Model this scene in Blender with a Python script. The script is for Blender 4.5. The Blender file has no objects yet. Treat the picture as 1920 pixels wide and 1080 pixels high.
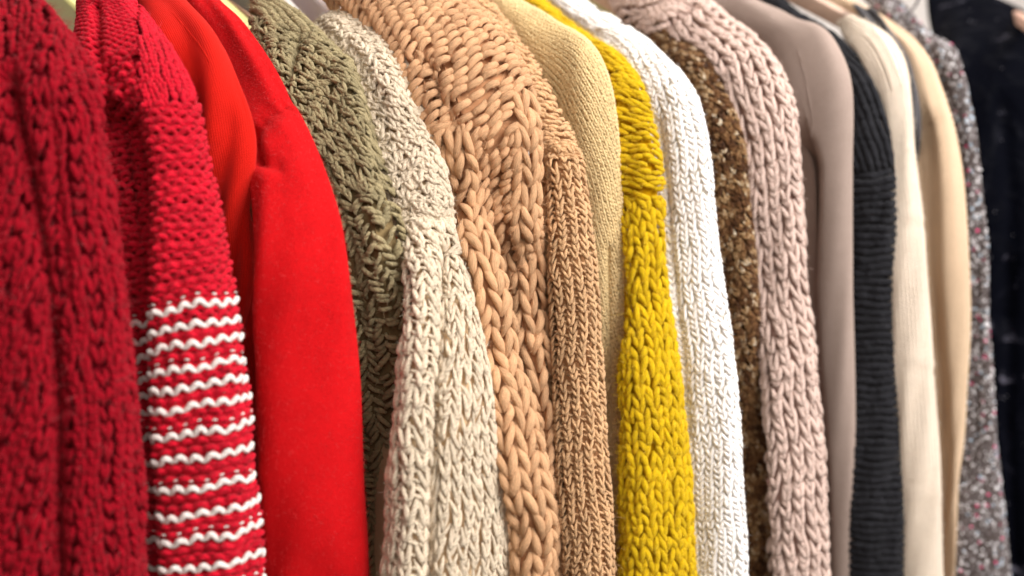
import bpy, math, random
import numpy as np
from mathutils import Vector, Matrix

rng = np.random.default_rng(7)
scene = bpy.context.scene
COL = scene.collection

# ------------------------------------------------------------------ camera
F = 2637.0                      # focal length in photo pixels (1920 wide)
YAW, PITCH = math.radians(30), math.radians(5)
CAM = np.array([0.0, -0.866, 1.35])
FWD = np.array([math.sin(YAW) * math.cos(PITCH), math.cos(YAW) * math.cos(PITCH), -math.sin(PITCH)])
RGT = np.array([math.cos(YAW), -math.sin(YAW), 0.0])
UPV = np.cross(RGT, FWD)
cam_d = bpy.data.cameras.new('camera')
cam = bpy.data.objects.new('camera', cam_d)
COL.objects.link(cam)
cam.location = CAM
cam.rotation_euler = Vector(FWD).to_track_quat('-Z', 'Y').to_euler()
cam_d.sensor_width = 36.0
cam_d.lens = F * 36.0 / 1920.0
cam_d.clip_start, cam_d.clip_end = 0.01, 100
cam_d.dof.use_dof = True
cam_d.dof.focus_distance = 0.985
cam_d.dof.aperture_fstop = 2.9
scene.camera = cam

# ------------------------------------------------------------------ light (shop ceiling lamps plus an added left fill, no sun)
world = bpy.data.worlds.new('World')
scene.world = world
world.use_nodes = True
bg = world.node_tree.nodes['Background']
bg.inputs['Color'].default_value = (1.0, 0.84, 0.70, 1)
bg.inputs['Strength'].default_value = 0.18


def area(name, loc, target, size, power, color):
    d = bpy.data.lights.new(name, 'AREA')
    d.shape, d.size, d.size_y = 'RECTANGLE', size[0], size[1]
    d.energy, d.color = power, color
    o = bpy.data.objects.new(name, d)
    COL.objects.link(o)
    o.location = loc
    o.rotation_euler = (Vector(target) - Vector(loc)).to_track_quat('-Z', 'Y').to_euler()
    return o


area('area_lamp', (1.35, -1.75, 2.55), (0.6, 0.0, 1.25), (2.0, 1.3), 118, (1.0, 0.968, 0.94))
area('area_lamp', (-0.5, -2.2, 2.2), (0.5, 0.0, 1.2), (1.2, 1.2), 16, (1.0, 0.94, 0.88))  # fill added to lift the left side, not a lamp of the shop
area('area_lamp', (0.9, 0.3, 3.0), (0.8, 0.2, 1.4), (1.4, 0.8), 24, (1.0, 0.96, 0.92))

vs = scene.view_settings
vs.view_transform = 'Standard'
vs.look = 'None'
vs.exposure = 0.0
vs.gamma = 1.0
vs.use_curve_mapping = False
scene.cycles.max_bounces = 8
scene.cycles.diffuse_bounces = 6


# ------------------------------------------------------------------ geometry helpers
def unproject(px, py, y):
    """photo pixel -> point of the vertical plane at that y"""
    px, py, y = (np.asarray(a, float) for a in (px, py, y))
    d = FWD + ((px - 960) / F)[..., None] * RGT - ((py - 540) / F)[..., None] * UPV
    t = (y - CAM[1]) / d[..., 1]
    return CAM + d * t[..., None]


def project(P):
    v = P - CAM
    z = v @ FWD
    return 960 + F * (v @ RGT) / z, 540 - F * (v @ UPV) / z


def norm(a):
    return a / np.maximum(np.linalg.norm(a, axis=-1, keepdims=True), 1e-12)


def catmull(K, n):
    """smooth resampling of knots K (k,d), uniform in chord length, n samples"""
    K = np.asarray(K, float)
    seg = np.linalg.norm(np.diff(K[:, :4], axis=0), axis=1)
    u = np.concatenate([[0], np.cumsum(seg)])
    x = np.linspace(0, u[-1], n)
    d = np.gradient(K, u, axis=0)
    i = np.clip(np.searchsorted(u, x, side='right') - 1, 0, len(u) - 2)
    h = (u[i + 1] - u[i])[:, None]
    t = ((x - u[i]) / (u[i + 1] - u[i]))[:, None]
    return ((2 * t**3 - 3 * t**2 + 1) * K[i] + (t**3 - 2 * t**2 + t) * h * d[i]
            + (-2 * t**3 + 3 * t**2) * K[i + 1] + (t**3 - t**2) * h * d[i + 1])


def poly_dist(px, py, line):
    """pixel distance to a polyline, signed: positive on the left of a line running down"""
    line = np.asarray(line, float)
    best = np.full(px.shape, 1e9)
    sgn = np.zeros(px.shape)
    for a, b in zip(line[:-1], line[1:]):
        dx, dy = b - a
        q = np.clip(((px - a[0]) * dx + (py - a[1]) * dy) / (dx * dx + dy * dy), 0, 1)
        ex, ey = px - a[0] - q * dx, py - a[1] - q * dy
        d = np.hypot(ex, ey)
        s = np.sign(dx * ey - dy * ex)
        m = d < best
        best = np.where(m, d, best)
        sgn = np.where(m, s, sgn)
    return best, sgn


def link(name, me, mat, parent=None, kind=None):
    o = bpy.data.objects.new(name, me)
    COL.objects.link(o)
    if mat is not None:
        me.materials.append(mat)
    if parent is not None:
        o.parent = parent
        if parent.type == 'EMPTY':
            o.matrix_parent_inverse = Matrix.Translation(-parent.location)
    if kind:
        o['kind'] = kind
    return o


def quads_mesh(name, V, Q, uv=None, attr=None, smooth=True):
    """fast mesh of quads"""
    me = bpy.data.meshes.new(name)
    V = np.ascontiguousarray(V, np.float32)
    Q = np.ascontiguousarray(Q, np.int32)
    me.vertices.add(len(V))
    me.vertices.foreach_set('co', V.ravel())
    me.loops.add(Q.size)
    me.loops.foreach_set('vertex_index', Q.ravel())
    me.polygons.add(len(Q))
    me.polygons.foreach_set('loop_start', np.arange(0, Q.size, 4, dtype=np.int32))
    me.polygons.foreach_set('loop_total', np.full(len(Q), 4, np.int32))
    me.update(calc_edges=True)
    if smooth:
        me.polygons.foreach_set('use_smooth', np.ones(len(Q), bool))
    if uv is not None:
        l = me.uv_layers.new(name='UVMap')
        l.data.foreach_set('uv', np.ascontiguousarray(uv, np.float32).ravel())
    if attr is not None:
        a = me.attributes.new('rnd', 'FLOAT', 'POINT')
        a.data.foreach_set('value', np.ascontiguousarray(attr, np.float32))
    return me


def grid_quads(nu, nv, wrap=False):
    a = np.arange(nu - 1)[:, None]
    b = np.arange(nv if wrap else nv - 1)[None, :]
    b2 = (b + 1) % nv
    return np.stack([a * nv + b + 0 * a, a * nv + b2 + 0 * a, (a + 1) * nv + b2, (a + 1) * nv + b], -1).reshape(-1, 4)


class Strands:
    """bundle of yarn centre lines ready to be swept into tubes"""
    def __init__(self, C, N, rad, rnd, col, flat=0.85):
        self.C, self.N, self.rad, self.rnd, self.col, self.flat = C, N, rad, rnd, col, flat

    def pick(self, m):
        return Strands(self.C[m], self.N[m], self.rad[m], self.rnd[m], self.col[m], self.flat)

    def mesh(self, name, m=6):
        C, N, rad = self.C, self.N, self.rad
        ns, n, _ = C.shape
        T = norm(np.gradient(C, axis=1))
        B = norm(np.cross(T, N))
        N2 = np.cross(B, T)
        ph = np.arange(m) * 2 * np.pi / m
        V = (C[:, :, None] + rad[:, :, None, None] * (np.cos(ph)[None, None, :, None] * B[:, :, None]
             + self.flat * np.sin(ph)[None, None, :, None] * N2[:, :, None]))
        q = grid_quads(n, m, True)[:, ::-1]
        Q = (np.arange(ns)[:, None, None] * (n * m) + q[None]).reshape(-1, 4)
        L = np.concatenate([np.zeros((ns, 1)), np.cumsum(np.linalg.norm(np.diff(C, axis=1), axis=2), axis=1)], 1)
        # uv per loop
        a = np.arange(n - 1)[:, None] + 0 * np.arange(m)[None]
        b = 0 * np.arange(n - 1)[:, None] + np.arange(m)[None]
        ai = np.stack([a, a, a + 1, a + 1], -1).reshape(-1, 4)[:, ::-1]
        bi = np.stack([b, b + 1, b + 1, b], -1).reshape(-1, 4)[:, ::-1]
        U = L[:, ai] * 100.0 + self.rnd[:, None, None] * 7.0
        W = np.broadcast_to(bi / m, U.shape)
        uv = np.stack([U, W], -1).reshape(-1, 2)
        attr = np.repeat(self.rnd, n * m)
        return quads_mesh(name, V.reshape(-1, 3), Q, uv, attr)


def merge(*ss):
    """join bundles that have the same number of points per strand"""
    return Strands(np.concatenate([s.C for s in ss]), np.concatenate([s.N for s in ss]), np.concatenate([s.rad for s in ss]),
                   np.concatenate([s.rnd for s in ss]), np.concatenate([s.col for s in ss]), ss[0].flat)


class Patch:
    """A hanging sleeve-and-shoulder tube.  L and R are its two edges, each (px, py) pairs matched one to one; the shoulder
    recedes towards the neck and the sleeve leans out, so every edge point gets its own distance."""
    NU, NV = 200, 132

    def __init__(self, L, R, y0=0.0, delta=0.03, bulge=0.55, sup=0.85, extra=None, vref=0.5, grooves=(), steps=(), bumps=(), wob=0.0015, seed=0):
        L, R = np.asarray(L, float), np.asarray(R, float)
        assert len(L) == len(R), (len(L), len(R))
        d = np.diff(R, axis=0)
        ln = np.linalg.norm(d, axis=1)
        rate = 0.00055 * np.clip(d[:, 0] / ln / 0.7, 0, 1) - 0.00004
        y = np.concatenate([[0], -np.cumsum(rate * ln)])
        tip = np.argmin(np.abs(R[:, 1] - 300))
        y = y - y[tip] + y0
        dl = np.full(len(L), delta) if np.isscalar(delta) else np.interp(R[:, 1], *zip(*delta))
        if extra is not None:
            y = y + np.interp(R[:, 1], *zip(*extra))
        K = np.column_stack([L, R, y, y + dl])
        S = catmull(K, self.NU)
        A = unproject(S[:, 0], S[:, 1], S[:, 5])
        B = unproject(S[:, 2], S[:, 3], S[:, 4])
        self.A, self.B = A, B
        M, h = (A + B) / 2, (B - A) / 2
        self.M = M
        T = norm(np.gradient(M, axis=0))
        n = norm(np.cross(h, T))
        n = np.where(((CAM - M) * n).sum(1, keepdims=True) < 0, -n, n)
        b = bulge * np.linalg.norm(h, axis=1, keepdims=True)
        v = np.linspace(-0.5, 1.5, self.NV, endpoint=False)
        th = np.pi * (1 - v)
        c = np.sign(np.cos(th)) * np.abs(np.cos(th)) ** sup
        s = np.sign(np.sin(th)) * np.abs(np.sin(th)) ** sup
        s = np.where(s < 0, 0.6 * s, s)
        G = M[:, None] + h[:, None] * c[None, :, None] + (n * b)[:, None] * s[None, :, None]
        self.v = v
        self.warp = 0.0011
        front = np.clip((np.sin(th) + 0.25) / 0.35, 0, 1)[None, :]
        Nn = self._normals(G, M)
        px, py = project(G)
        disp = np.zeros(px.shape)
        r2 = np.random.default_rng(seed + 11)
        for _ in range(7):     # soft folds
            fu, fv, ph = r2.uniform(1, 7), r2.uniform(0.5, 3.5), r2.uniform(0, 6.3)
            disp += wob * r2.uniform(.4, 1) * np.sin(fu * np.linspace(0, 1, self.NU)[:, None] * 6.3 + fv * v[None] * 6.3 + ph)
        for line, w, dep in grooves:      # creases
            dist, _ = poly_dist(px, py, line)
            disp -= dep * np.exp(-(dist / w) ** 2) * front
        for line, w, dep in bumps:
            dist, _ = poly_dist(px, py, line)
            disp += dep * np.exp(-(dist / w) ** 2) * front
        for line, w, dep in steps:        # everything left of the line lies deeper
            line = np.asarray(line, float)
            dist, sg = poly_dist(px, py, line)
            win = 1 / (1 + np.exp(-(py - line[0, 1]) / 14.0))
            disp -= dep / (1 + np.exp(-np.clip(dist * sg / w, -40, 40))) * front * win
        G = G + Nn * disp[..., None]
        self.G = G
        self.Nn = self._normals(G, M)
        self.px, self.py = project(G)
        self.frontmask = (v > -0.14) & (v < 1.22)
        # arc-length coordinates
        jref = np.argmin(np.abs(v - vref))
        dv = np.linalg.norm(np.diff(G, axis=1), axis=2)
        t = np.concatenate([np.zeros((self.NU, 1)), np.cumsum(dv, axis=1)], 1)
        t = t - t[:, jref:jref + 1]
        self.t = t
        self.s = np.concatenate([[0], np.cumsum(np.linalg.norm(np.diff(G[:, jref], axis=0), axis=1))])
        fm = np.where(self.frontmask)[0]
        self.tlo, self.thi = t[:, fm[0]], t[:, fm[-1]]
        self.NT = 220
        self.tg = np.linspace(self.tlo.min(), self.thi.max(), self.NT)
        self.RP = np.empty((self.NU, self.NT, 3))
        self.RN = np.empty((self.NU, self.NT, 3))
        for i in range(self.NU):
            for k in range(3):
                self.RP[i, :, k] = np.interp(self.tg, t[i], G[i, :, k])
                self.RN[i, :, k] = np.interp(self.tg, t[i], self.Nn[i, :, k])
        z = (G[:, jref] - CAM) @ FWD
        self.pxm = F / np.interp(0.5, np.linspace(0, 1, self.NU), z)   # photo pixels per metre

    @staticmethod
    def _normals(G, M):
        du = np.gradient(G, axis=0)
        dv = np.gradient(G, axis=1)
        dv[:, 0] = G[:, 1] - G[:, -1]
        dv[:, -1] = G[:, 0] - G[:, -2]
        n = norm(np.cross(du, dv))
        out = G - M[:, None]
        flip = np.sign((n * out).sum(-1).mean())
        return n * flip

    def st(self, px, py):
        """(s,t) of the front-surface point nearest to a photo pixel"""
        d = (self.px - px) ** 2 + (self.py - py) ** 2
        d = np.where(self.frontmask[None], d, 1e12)
        i, j = np.unravel_index(np.argmin(d), d.shape)
        return self.s[i], self.t[i, j]

    def map(self, s, t):
        fi = np.interp(s, self.s, np.arange(self.NU))
        fj = np.clip((t - self.tg[0]) / (self.tg[1] - self.tg[0]), 0, self.NT - 1.001)
        i = np.clip(fi.astype(int), 0, self.NU - 2)
        j = fj.astype(int)
        a, b = (fi - i)[..., None], (fj - j)[..., None]
        out = []
        for X in (self.RP, self.RN):
            out.append((X[i, j] * (1 - a) + X[i + 1, j] * a) * (1 - b) + (X[i, j + 1] * (1 - a) + X[i + 1, j + 1] * a) * b)
        ok = ((s > self.s[0]) & (s < self.s[-1]) & (t > np.interp(s, self.s, self.tlo)) & (t < np.interp(s, self.s, self.thi)))
        return out[0], norm(out[1]), ok

    def strands(self, s, t, h, rad, col, mask=None, flat=0.85, margin=110):
        """centre lines given in surface coordinates -> world, culled to the cloth, the mask and the neighbourhood of the view"""
        mid = s.shape[1] // 2
        a = self.warp
        sm, tm = s * 6.283, t * 6.283
        ds = a * (np.sin(sm / .061 + tm / .043 + 1) + .7 * np.sin(tm / .029 - sm / .090) + .5 * np.sin(sm / .023 + 2))
        dt = a * (np.sin(sm / .083 + 2) + .6 * np.sin(sm / .037 + tm / .051))
        s, t = s + ds, t + dt
        P, N, ok = self.map(s, t)
        px, py = project(P[:, mid])
        keep = ok.all(1) & (py > -margin) & (py < 1080 + margin) & (px > -margin) & (px < 1920 + margin)
        if mask is not None:
            keep &= mask(px, py)
        C = P + N * h[..., None]
        return Strands(C[keep], N[keep], rad[keep], rng.uniform(0, 1, keep.sum()), col[keep], flat)


def lattice(patch, w, l, org, alpha):
    """cells of a stitch lattice covering the patch: returns row i, column c arrays"""
    R = max(patch.s[-1], patch.tg[-1] - patch.tg[0]) * 1.3
    ni, nc = int(R / l) + 2, int((patch.tg[-1] - patch.tg[0]) * (1.2 + 3 * abs(math.sin(alpha))) / w) + 3
    i, c = np.meshgrid(np.arange(-ni, ni), np.arange(-nc, nc), indexing='ij')
    i, c = i.ravel(), c.ravel()
    ca, sa = math.cos(alpha), math.sin(alpha)
    s0 = org[0] + i * l * ca - c * w * sa
    t0 = org[1] + i * l * sa + c * w * ca
    m = (s0 > patch.s[0] - 3 * l) & (s0 < patch.s[-1] + 3 * l) & (t0 > patch.tg[0] - w) & (t0 < patch.tg[-1] + w)
    return i[m], c[m]


def to_st(p, q, org, alpha):
    ca, sa = math.cos(alpha), math.sin(alpha)
    return org[0] + p * ca - q * sa, org[1] + p * sa + q * ca


def vknit(patch, w, l, r, org=(0, 0), alpha=0.0, mask=None, qi=0.07, qo=0.34, ln=1.75, hump=0.0, jit=0.06, n=7, stag=0.0, up=1.0, sign=1,
          alt=None, flat=0.85, dip=0.75, taper=0.3):
    """columns of V stitches (wales); every stitch is two plump legs that dive under the next one"""
    i, c = lattice(patch, w, l, org, alpha)
    if alt is not None:
        k = alt(i, c)
        i, c = i[k], c[k]
    out = []
    tau = np.linspace(0, 1, n)[None]
    for side in (-1, 1):
        ns = len(i)
        jp = rng.normal(0, jit, (ns, 1)) * l
        jq = rng.normal(0, jit, (ns, 1)) * w
        sm = tau * tau * (3 - 2 * tau)
        q = side * w * (qo - (qo - qi) * (0.35 * tau + 0.65 * sm))
        p = sign * l * ((tau - 0.5) * ln * (1 + rng.normal(0, jit, (ns, 1))))
        P = (i[:, None] + stag * (c[:, None] % 2)) * l + p + jp
        Qq = c[:, None] * w + q + jq
        h = 0.75 * r * up * (-dip + (dip + 0.75) * np.sin(np.pi * np.clip(tau * 0.9 + 0.06, 0, 1)) ** 0.8) + hump * (1 - (q / (0.5 * w)) ** 2)
        h = h + rng.normal(0, 0.10, (ns, 1)) * r
        rad = r * (taper + (1 - taper) * np.sin(np.pi * (0.05 + 0.9 * tau)) ** 0.9) * (1 + rng.normal(0, 0.08, (ns, 1)))
        s, t = to_st(P, Qq, org, alpha)
        out.append(patch.strands(s, t, h + 0 * s, rad + 0 * s, c, mask, flat))
    return merge(*out)


def uknit(patch, w, l, r, org=(0, 0), alpha=0.0, mask=None, qo=0.36, ln=1.5, e=1.4, hump=0.0, jit=0.06, n=11, stag=0.0, up=1.0, rot=0.06, flat=0.85, dip=0.9):
    """columns of rounded V stitches: every stitch is one yarn that comes out, dips to its point and goes back in"""
    i, c = lattice(patch, w, l, org, alpha)
    ns = len(i)
    tau = np.linspace(-1, 1, n)[None]
    q = w * qo * tau * (1 + rng.normal(0, jit, (ns, 1)))
    p = l * ln * ((1 - np.abs(tau) ** e) - 0.5) * (1 + rng.normal(0, jit, (ns, 1))) + rng.normal(0, 0.05, (ns, 1)) * l * tau
    a = rng.normal(0, rot, (ns, 1))
    p, q = p * np.cos(a) - q * np.sin(a), q * np.cos(a) + p * np.sin(a)
    P = (i[:, None] + stag * (c[:, None] % 2)) * l + p + rng.normal(0, jit, (ns, 1)) * l
    Q = c[:, None] * w + q + rng.normal(0, jit, (ns, 1)) * w
    h = 0.75 * r * up * (0.75 - (dip + 0.75) * np.abs(tau) ** 3 - 0.25 * np.exp(-(tau / 0.25) ** 2)) + hump * (1 - (q / (0.5 * w)) ** 2) + rng.normal(0, .12, (ns, 1)) * r
    rad = r * (0.38 + 0.62 * (1 - tau ** 2) ** 0.6) * (1 - 0.15 * np.exp(-(tau / 0.22) ** 2)) * (1 + rng.normal(0, 0.08, (ns, 1)))
    s, t = to_st(P, Q, org, alpha)
    return patch.strands(s, t, h, rad + 0 * s, c, mask, flat)


def slant(patch, w, l, r, org=(0, 0), alpha=0.0, mask=None, ang=0.6, ln=1.5, hump=0.0, jit=0.08, n=7, flip=None, flat=0.85, up=1.0):
    """rows of leaning strands, like a purl ridge or a rope cable; ang is the sideways travel in widths"""
    i, c = lattice(patch, w, l, org, alpha)
    tau = np.linspace(0, 1, n)[None]
    ns = len(i)
    sg = np.ones(ns) if flip is None else flip(i, c)
    sm = tau * tau * (3 - 2 * tau)
    q = sg[:, None] * ang * w * (sm - 0.5) + rng.normal(0, jit, (ns, 1)) * w
    p = l * (tau - 0.5) * ln * (1 + rng.normal(0, jit, (ns, 1))) + rng.normal(0, jit, (ns, 1)) * l
    h = 0.75 * r * up * (-0.7 + 1.5 * np.sin(np.pi * tau) ** 0.8) + hump * (1 - np.clip(np.abs(2 * q / w), 0, 1.3) ** 2) + rng.normal(0, .1, (ns, 1)) * r
    rad = r * (0.45 + 0.55 * np.sin(np.pi * (0.07 + 0.86 * tau)) ** 0.8) * (1 + rng.normal(0, .07, (ns, 1)))
    s, t = to_st(i[:, None] * l + p, c[:, None] * w + q, org, alpha)
    return patch.strands(s, t, h + 0 * s, rad + 0 * s, c, mask, flat)


def waves(patch, w, l, r, org=(0, 0), alpha=0.0, mask=None, amp=0.33, high=0.9, per=7, rows=None, stag=0.5, low=-0.5, cells=1, jit=0.05):
    """purl rows: each row a wavy yarn running across the sleeve, one short piece per stitch"""
    i, c = lattice(patch, w, l, org, alpha)
    if rows is not None:
        k = rows(i)
        i, c = i[k], c[k]
    ns = len(i)
    tau = np.linspace(-0.03, 1.03, per)[None] * cells
    ph = 2 * np.pi * (tau + stag * (i[:, None] % 2))
    q = (c[:, None] + tau) * w
    p = i[:, None] * l - amp * l * np.cos(ph) + rng.normal(0, jit, (ns, 1)) * l * 0.5
    h = r * (low + (high - low) * (0.5 + 0.5 * np.cos(ph + 0.5)))
    rad = r * (0.9 + 0.1 * np.cos(ph)) * np.ones_like(q)
    s, t = to_st(p, q, org, alpha)
    return patch.strands(s, t, h, rad, i, mask, 0.9)


CUR = []       # strands of the garment being built, where loose fibres root


def build(name, st, mat, parent, split=False, m=6, kind='stuff'):
    CUR.append(st)
    if len(st.C) == 0:
        return []
    if not split:
        return [link(name, st.mesh(name, m), mat, parent, kind)]
    out = []
    for c in np.unique(st.col):
        k = st.col == c
        if k.sum() >= 4:
            out.append(link(name, st.pick(k).mesh(name, m), mat, parent, kind))
    return out


def fuzz(patch, n, length, rad, mat, parent, name='wool_fuzz', lift=0.001, mask=None, out=0.6, curl=0.7, edge=False):
    """loose fibres standing off the wool"""
    if CUR:                      # root on the outer side of the yarn
        w = np.array([len(c.C) for c in CUR], float)
        pk = rng.choice(len(CUR), n, p=w / w.sum())
        Pl, Nl = [], []
        for ci, c in enumerate(CUR):
            m = int((pk == ci).sum())
            if m == 0:
                continue
            a = rng.integers(0, len(c.C), m)
            b = rng.integers(1, c.C.shape[1] - 1, m)
            C0, N0, R0 = c.C[a, b], c.N[a, b], c.rad[a, b]
            T0 = norm(c.C[a, b + 1] - c.C[a, b - 1])
            ph = rng.uniform(-1.2, 1.2, (m, 1))
            D = norm(np.cos(ph) * N0 + np.sin(ph) * np.cross(T0, N0))
            Pl.append(C0 + D * R0[:, None] * 0.8)
            Nl.append(D)
        P, N = np.concatenate(Pl), np.concatenate(Nl)
        ok = np.ones(len(P), bool)
        lift = 0.0
    else:
        s = rng.uniform(patch.s[0], patch.s[-1], n)
        u = rng.uniform(0, 1, n)
        lo, hi = np.interp(s, patch.s, patch.tlo), np.interp(s, patch.s, patch.thi)
        t = lo + (hi - lo) * (0.10 + 0.85 * u)
        P, N, ok = patch.map(s, t)
    px, py = project(P)
    keep = ok & (py > -40) & (py < 1120) & (px > -60) & (px < 1980) & (((CAM - P) * N).sum(1) > -0.25)
    if mask is not None:
        keep &= mask(px, py)
    P, N = P[keep], N[keep]
    n = len(P)
    d = norm(rng.normal(0, 1, (n, 3)))
    d = norm(d - (d * N).sum(1, keepdims=True) * N * 0.8 + N * rng.uniform(0.1, 2 * out, (n, 1)))
    k = norm(rng.normal(0, 1, (n, 3)))
    L = length * rng.uniform(0.35, 1.3, (n, 1)) ** 1.3
    np_ = 4
    C = np.empty((n, np_, 3))
    C[:, 0] = P + N * lift
    dirn = d
    for j in range(1, np_):
        C[:, j] = C[:, j - 1] + dirn * L / (np_ - 1)
        dirn = norm(dirn + k * curl * 0.5 + rng.normal(0, 0.18, (n, 3)))
    R = rad * rng.uniform(0.6, 1.2, (n, 1)) * np.linspace(1, 0.35, np_)[None]
    T = norm(np.gradient(C, axis=1))
    B = norm(np.cross(T, norm(rng.normal(0, 1, (n, 1, 3))) + 0 * C))
    V = np.stack([C - B * R[..., None], C + B * R[..., None]], 2)
    Q = (np.arange(n)[:, None, None] * (2 * np_) + grid_quads(np_, 2)[None]).reshape(-1, 4)
    r = rng.uniform(0, 1, n)
    uv = np.stack([np.repeat(r * 9, (np_ - 1) * 4), np.tile([0.2, 0.3, 0.3, 0.2], n * (np_ - 1))], -1)
    me = quads_mesh(name, V.reshape(-1, 3), Q, uv, np.repeat(r, 2 * np_))
    link(name, me, hair_of(mat), parent, 'stuff')


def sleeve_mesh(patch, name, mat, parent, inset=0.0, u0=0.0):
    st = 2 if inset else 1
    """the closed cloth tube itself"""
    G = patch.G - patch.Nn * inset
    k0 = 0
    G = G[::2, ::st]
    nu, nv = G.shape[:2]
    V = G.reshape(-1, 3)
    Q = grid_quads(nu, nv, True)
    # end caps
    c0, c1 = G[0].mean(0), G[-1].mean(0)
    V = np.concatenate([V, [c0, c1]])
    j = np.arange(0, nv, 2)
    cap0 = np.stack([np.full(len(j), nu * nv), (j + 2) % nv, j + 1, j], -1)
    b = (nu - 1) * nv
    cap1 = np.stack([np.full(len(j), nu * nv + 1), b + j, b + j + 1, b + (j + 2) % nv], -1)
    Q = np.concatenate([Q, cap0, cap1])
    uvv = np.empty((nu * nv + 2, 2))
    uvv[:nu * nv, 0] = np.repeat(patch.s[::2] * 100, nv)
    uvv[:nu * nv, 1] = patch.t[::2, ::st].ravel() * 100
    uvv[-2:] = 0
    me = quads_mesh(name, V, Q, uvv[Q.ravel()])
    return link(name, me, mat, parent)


def body_mesh(patch, mat, parent, thick=0.011, depth=0.36, front=0.035):
    """torso hanging behind the sleeve: a thin folded slab in the garment's own plane"""
    M = patch.M
    i0 = np.argmin(np.abs(project(M)[1] - 330))
    tip = M[i0]
    zb = M[-1][2]
    ny, nz = 26, 26
    yy = np.linspace(0, 1, ny)
    V = []
    for sgn in (1, -1):
        for a in yy:
            y = tip[1] + front + a * depth
            d = a * depth
            top = tip[2] - 0.055 + 0.36 * min(d, 0.20) - 0.36 * max(0, d - 0.20) * 0.9
            for b in np.linspace(0, 1, nz):
                z = top + (zb - top) * b
                xm = np.interp(-z, -M[i0:, 2], M[i0:, 0]) if z < tip[2] else tip[0]
                ym = np.interp(-z, -M[i0:, 2], M[i0:, 1]) if z < tip[2] else tip[1]
                th = thick * (0.15 + 0.85 * math.sin(math.pi * min(1, 0.05 + a * 0.9)) ** 0.5) * (0.4 + 0.6 * min(1, b * 6))
                fold = 0.004 * math.sin(a * 21 + b * 3) * min(1, b * 3)
                V.append((xm + sgn * th + fold, y + (ym - tip[1]), z))
    V = np.array(V)
    q = grid_quads(ny, nz)
    Q = np.concatenate([q, q[:, ::-1] + ny * nz])
    # rim
    ring = [(a, 0) for a in range(ny)] + [(ny - 1, b) for b in range(1, nz)] + [(a, nz - 1) for a in range(ny - 2, -1, -1)] + [(0, b) for b in range(nz - 2, 0, -1)]
    r = np.array([a * nz + b for a, b in ring])
    r2 = np.roll(r, -1)
    Q = np.concatenate([Q, np.stack([r, r + ny * nz, r2 + ny * nz, r2], -1)])
    return link('body', quads_mesh('body', V, Q, np.zeros((Q.size, 2))), mat, parent)


# ------------------------------------------------------------------ materials
def lin(rgb):
    c = np.array(rgb) / 255.0
    return tuple(np.where(c <= 0.04045, c / 12.92, ((c + 0.055) / 1.055) ** 2.4)) + (1.0,)


HAIR = {}


def hair_of(mat):
    """loose fibres of a yarn: the same wool, each fibre a little lighter or darker"""
    if mat.name not in HAIR:
        M = NT(mat.name + '_fibre')
        c = YARN_RGB[mat.name]
        at = M.n('ShaderNodeAttribute', attribute_name='rnd')
        M.lk(M.ramp(at.outputs['Fac'], [(0, shade(c, 0.6)), (0.55, shade(c, 1.05)), (1, tuple(min(1, 1.25 * x + 0.09) for x in c[:3]) + (1,))]), M.bsdf.inputs['Base Color'])
        M.bsdf.inputs['Roughness'].default_value = 0.7
        M.bsdf.inputs['Specular IOR Level'].default_value = 0.2
        HAIR[mat.name] = M.m
    return HAIR[mat.name]


YARN_RGB = {}


class NT:
    def __init__(self, name):
        self.m = bpy.data.materials.new(name)
        self.m.use_nodes = True
        self.t = self.m.node_tree
        self.bsdf = self.t.nodes['Principled BSDF']

    def n(self, typ, **kw):
        nd = self.t.nodes.new(typ)
        for k, v in kw.items():
            if k.startswith('i_'):
                nd.inputs[k[2:].replace('_', ' ')].default_value = v
            else:
                setattr(nd, k, v)
        return nd

    def math(self, op, a, b=None, c=None):
        nd = self.n('ShaderNodeMath', operation=op)
        for k, x in enumerate((a, b, c)):
            if x is None:
                continue
            if isinstance(x, (int, float)):
                nd.inputs[k].default_value = x
            else:
                self.t.links.new(x, nd.inputs[k])
        return nd.outputs[0]

    def lk(self, a, b):
        self.t.links.new(a, b)

    def ramp(self, fac, stops, interp='LINEAR'):
        r = self.n('ShaderNodeValToRGB')
        r.color_ramp.interpolation = interp
        e = r.color_ramp.elements
        while len(e) < len(stops):
            e.new(0.5)
        for k, (p, c) in enumerate(stops):
            e[k].position = p
            e[k].color = c
        self.lk(fac, r.inputs[0])
        return r.outputs[0]


def shade(c, f):
    return tuple(min(1, x * f) for x in c[:3]) + (1.0,)


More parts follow.
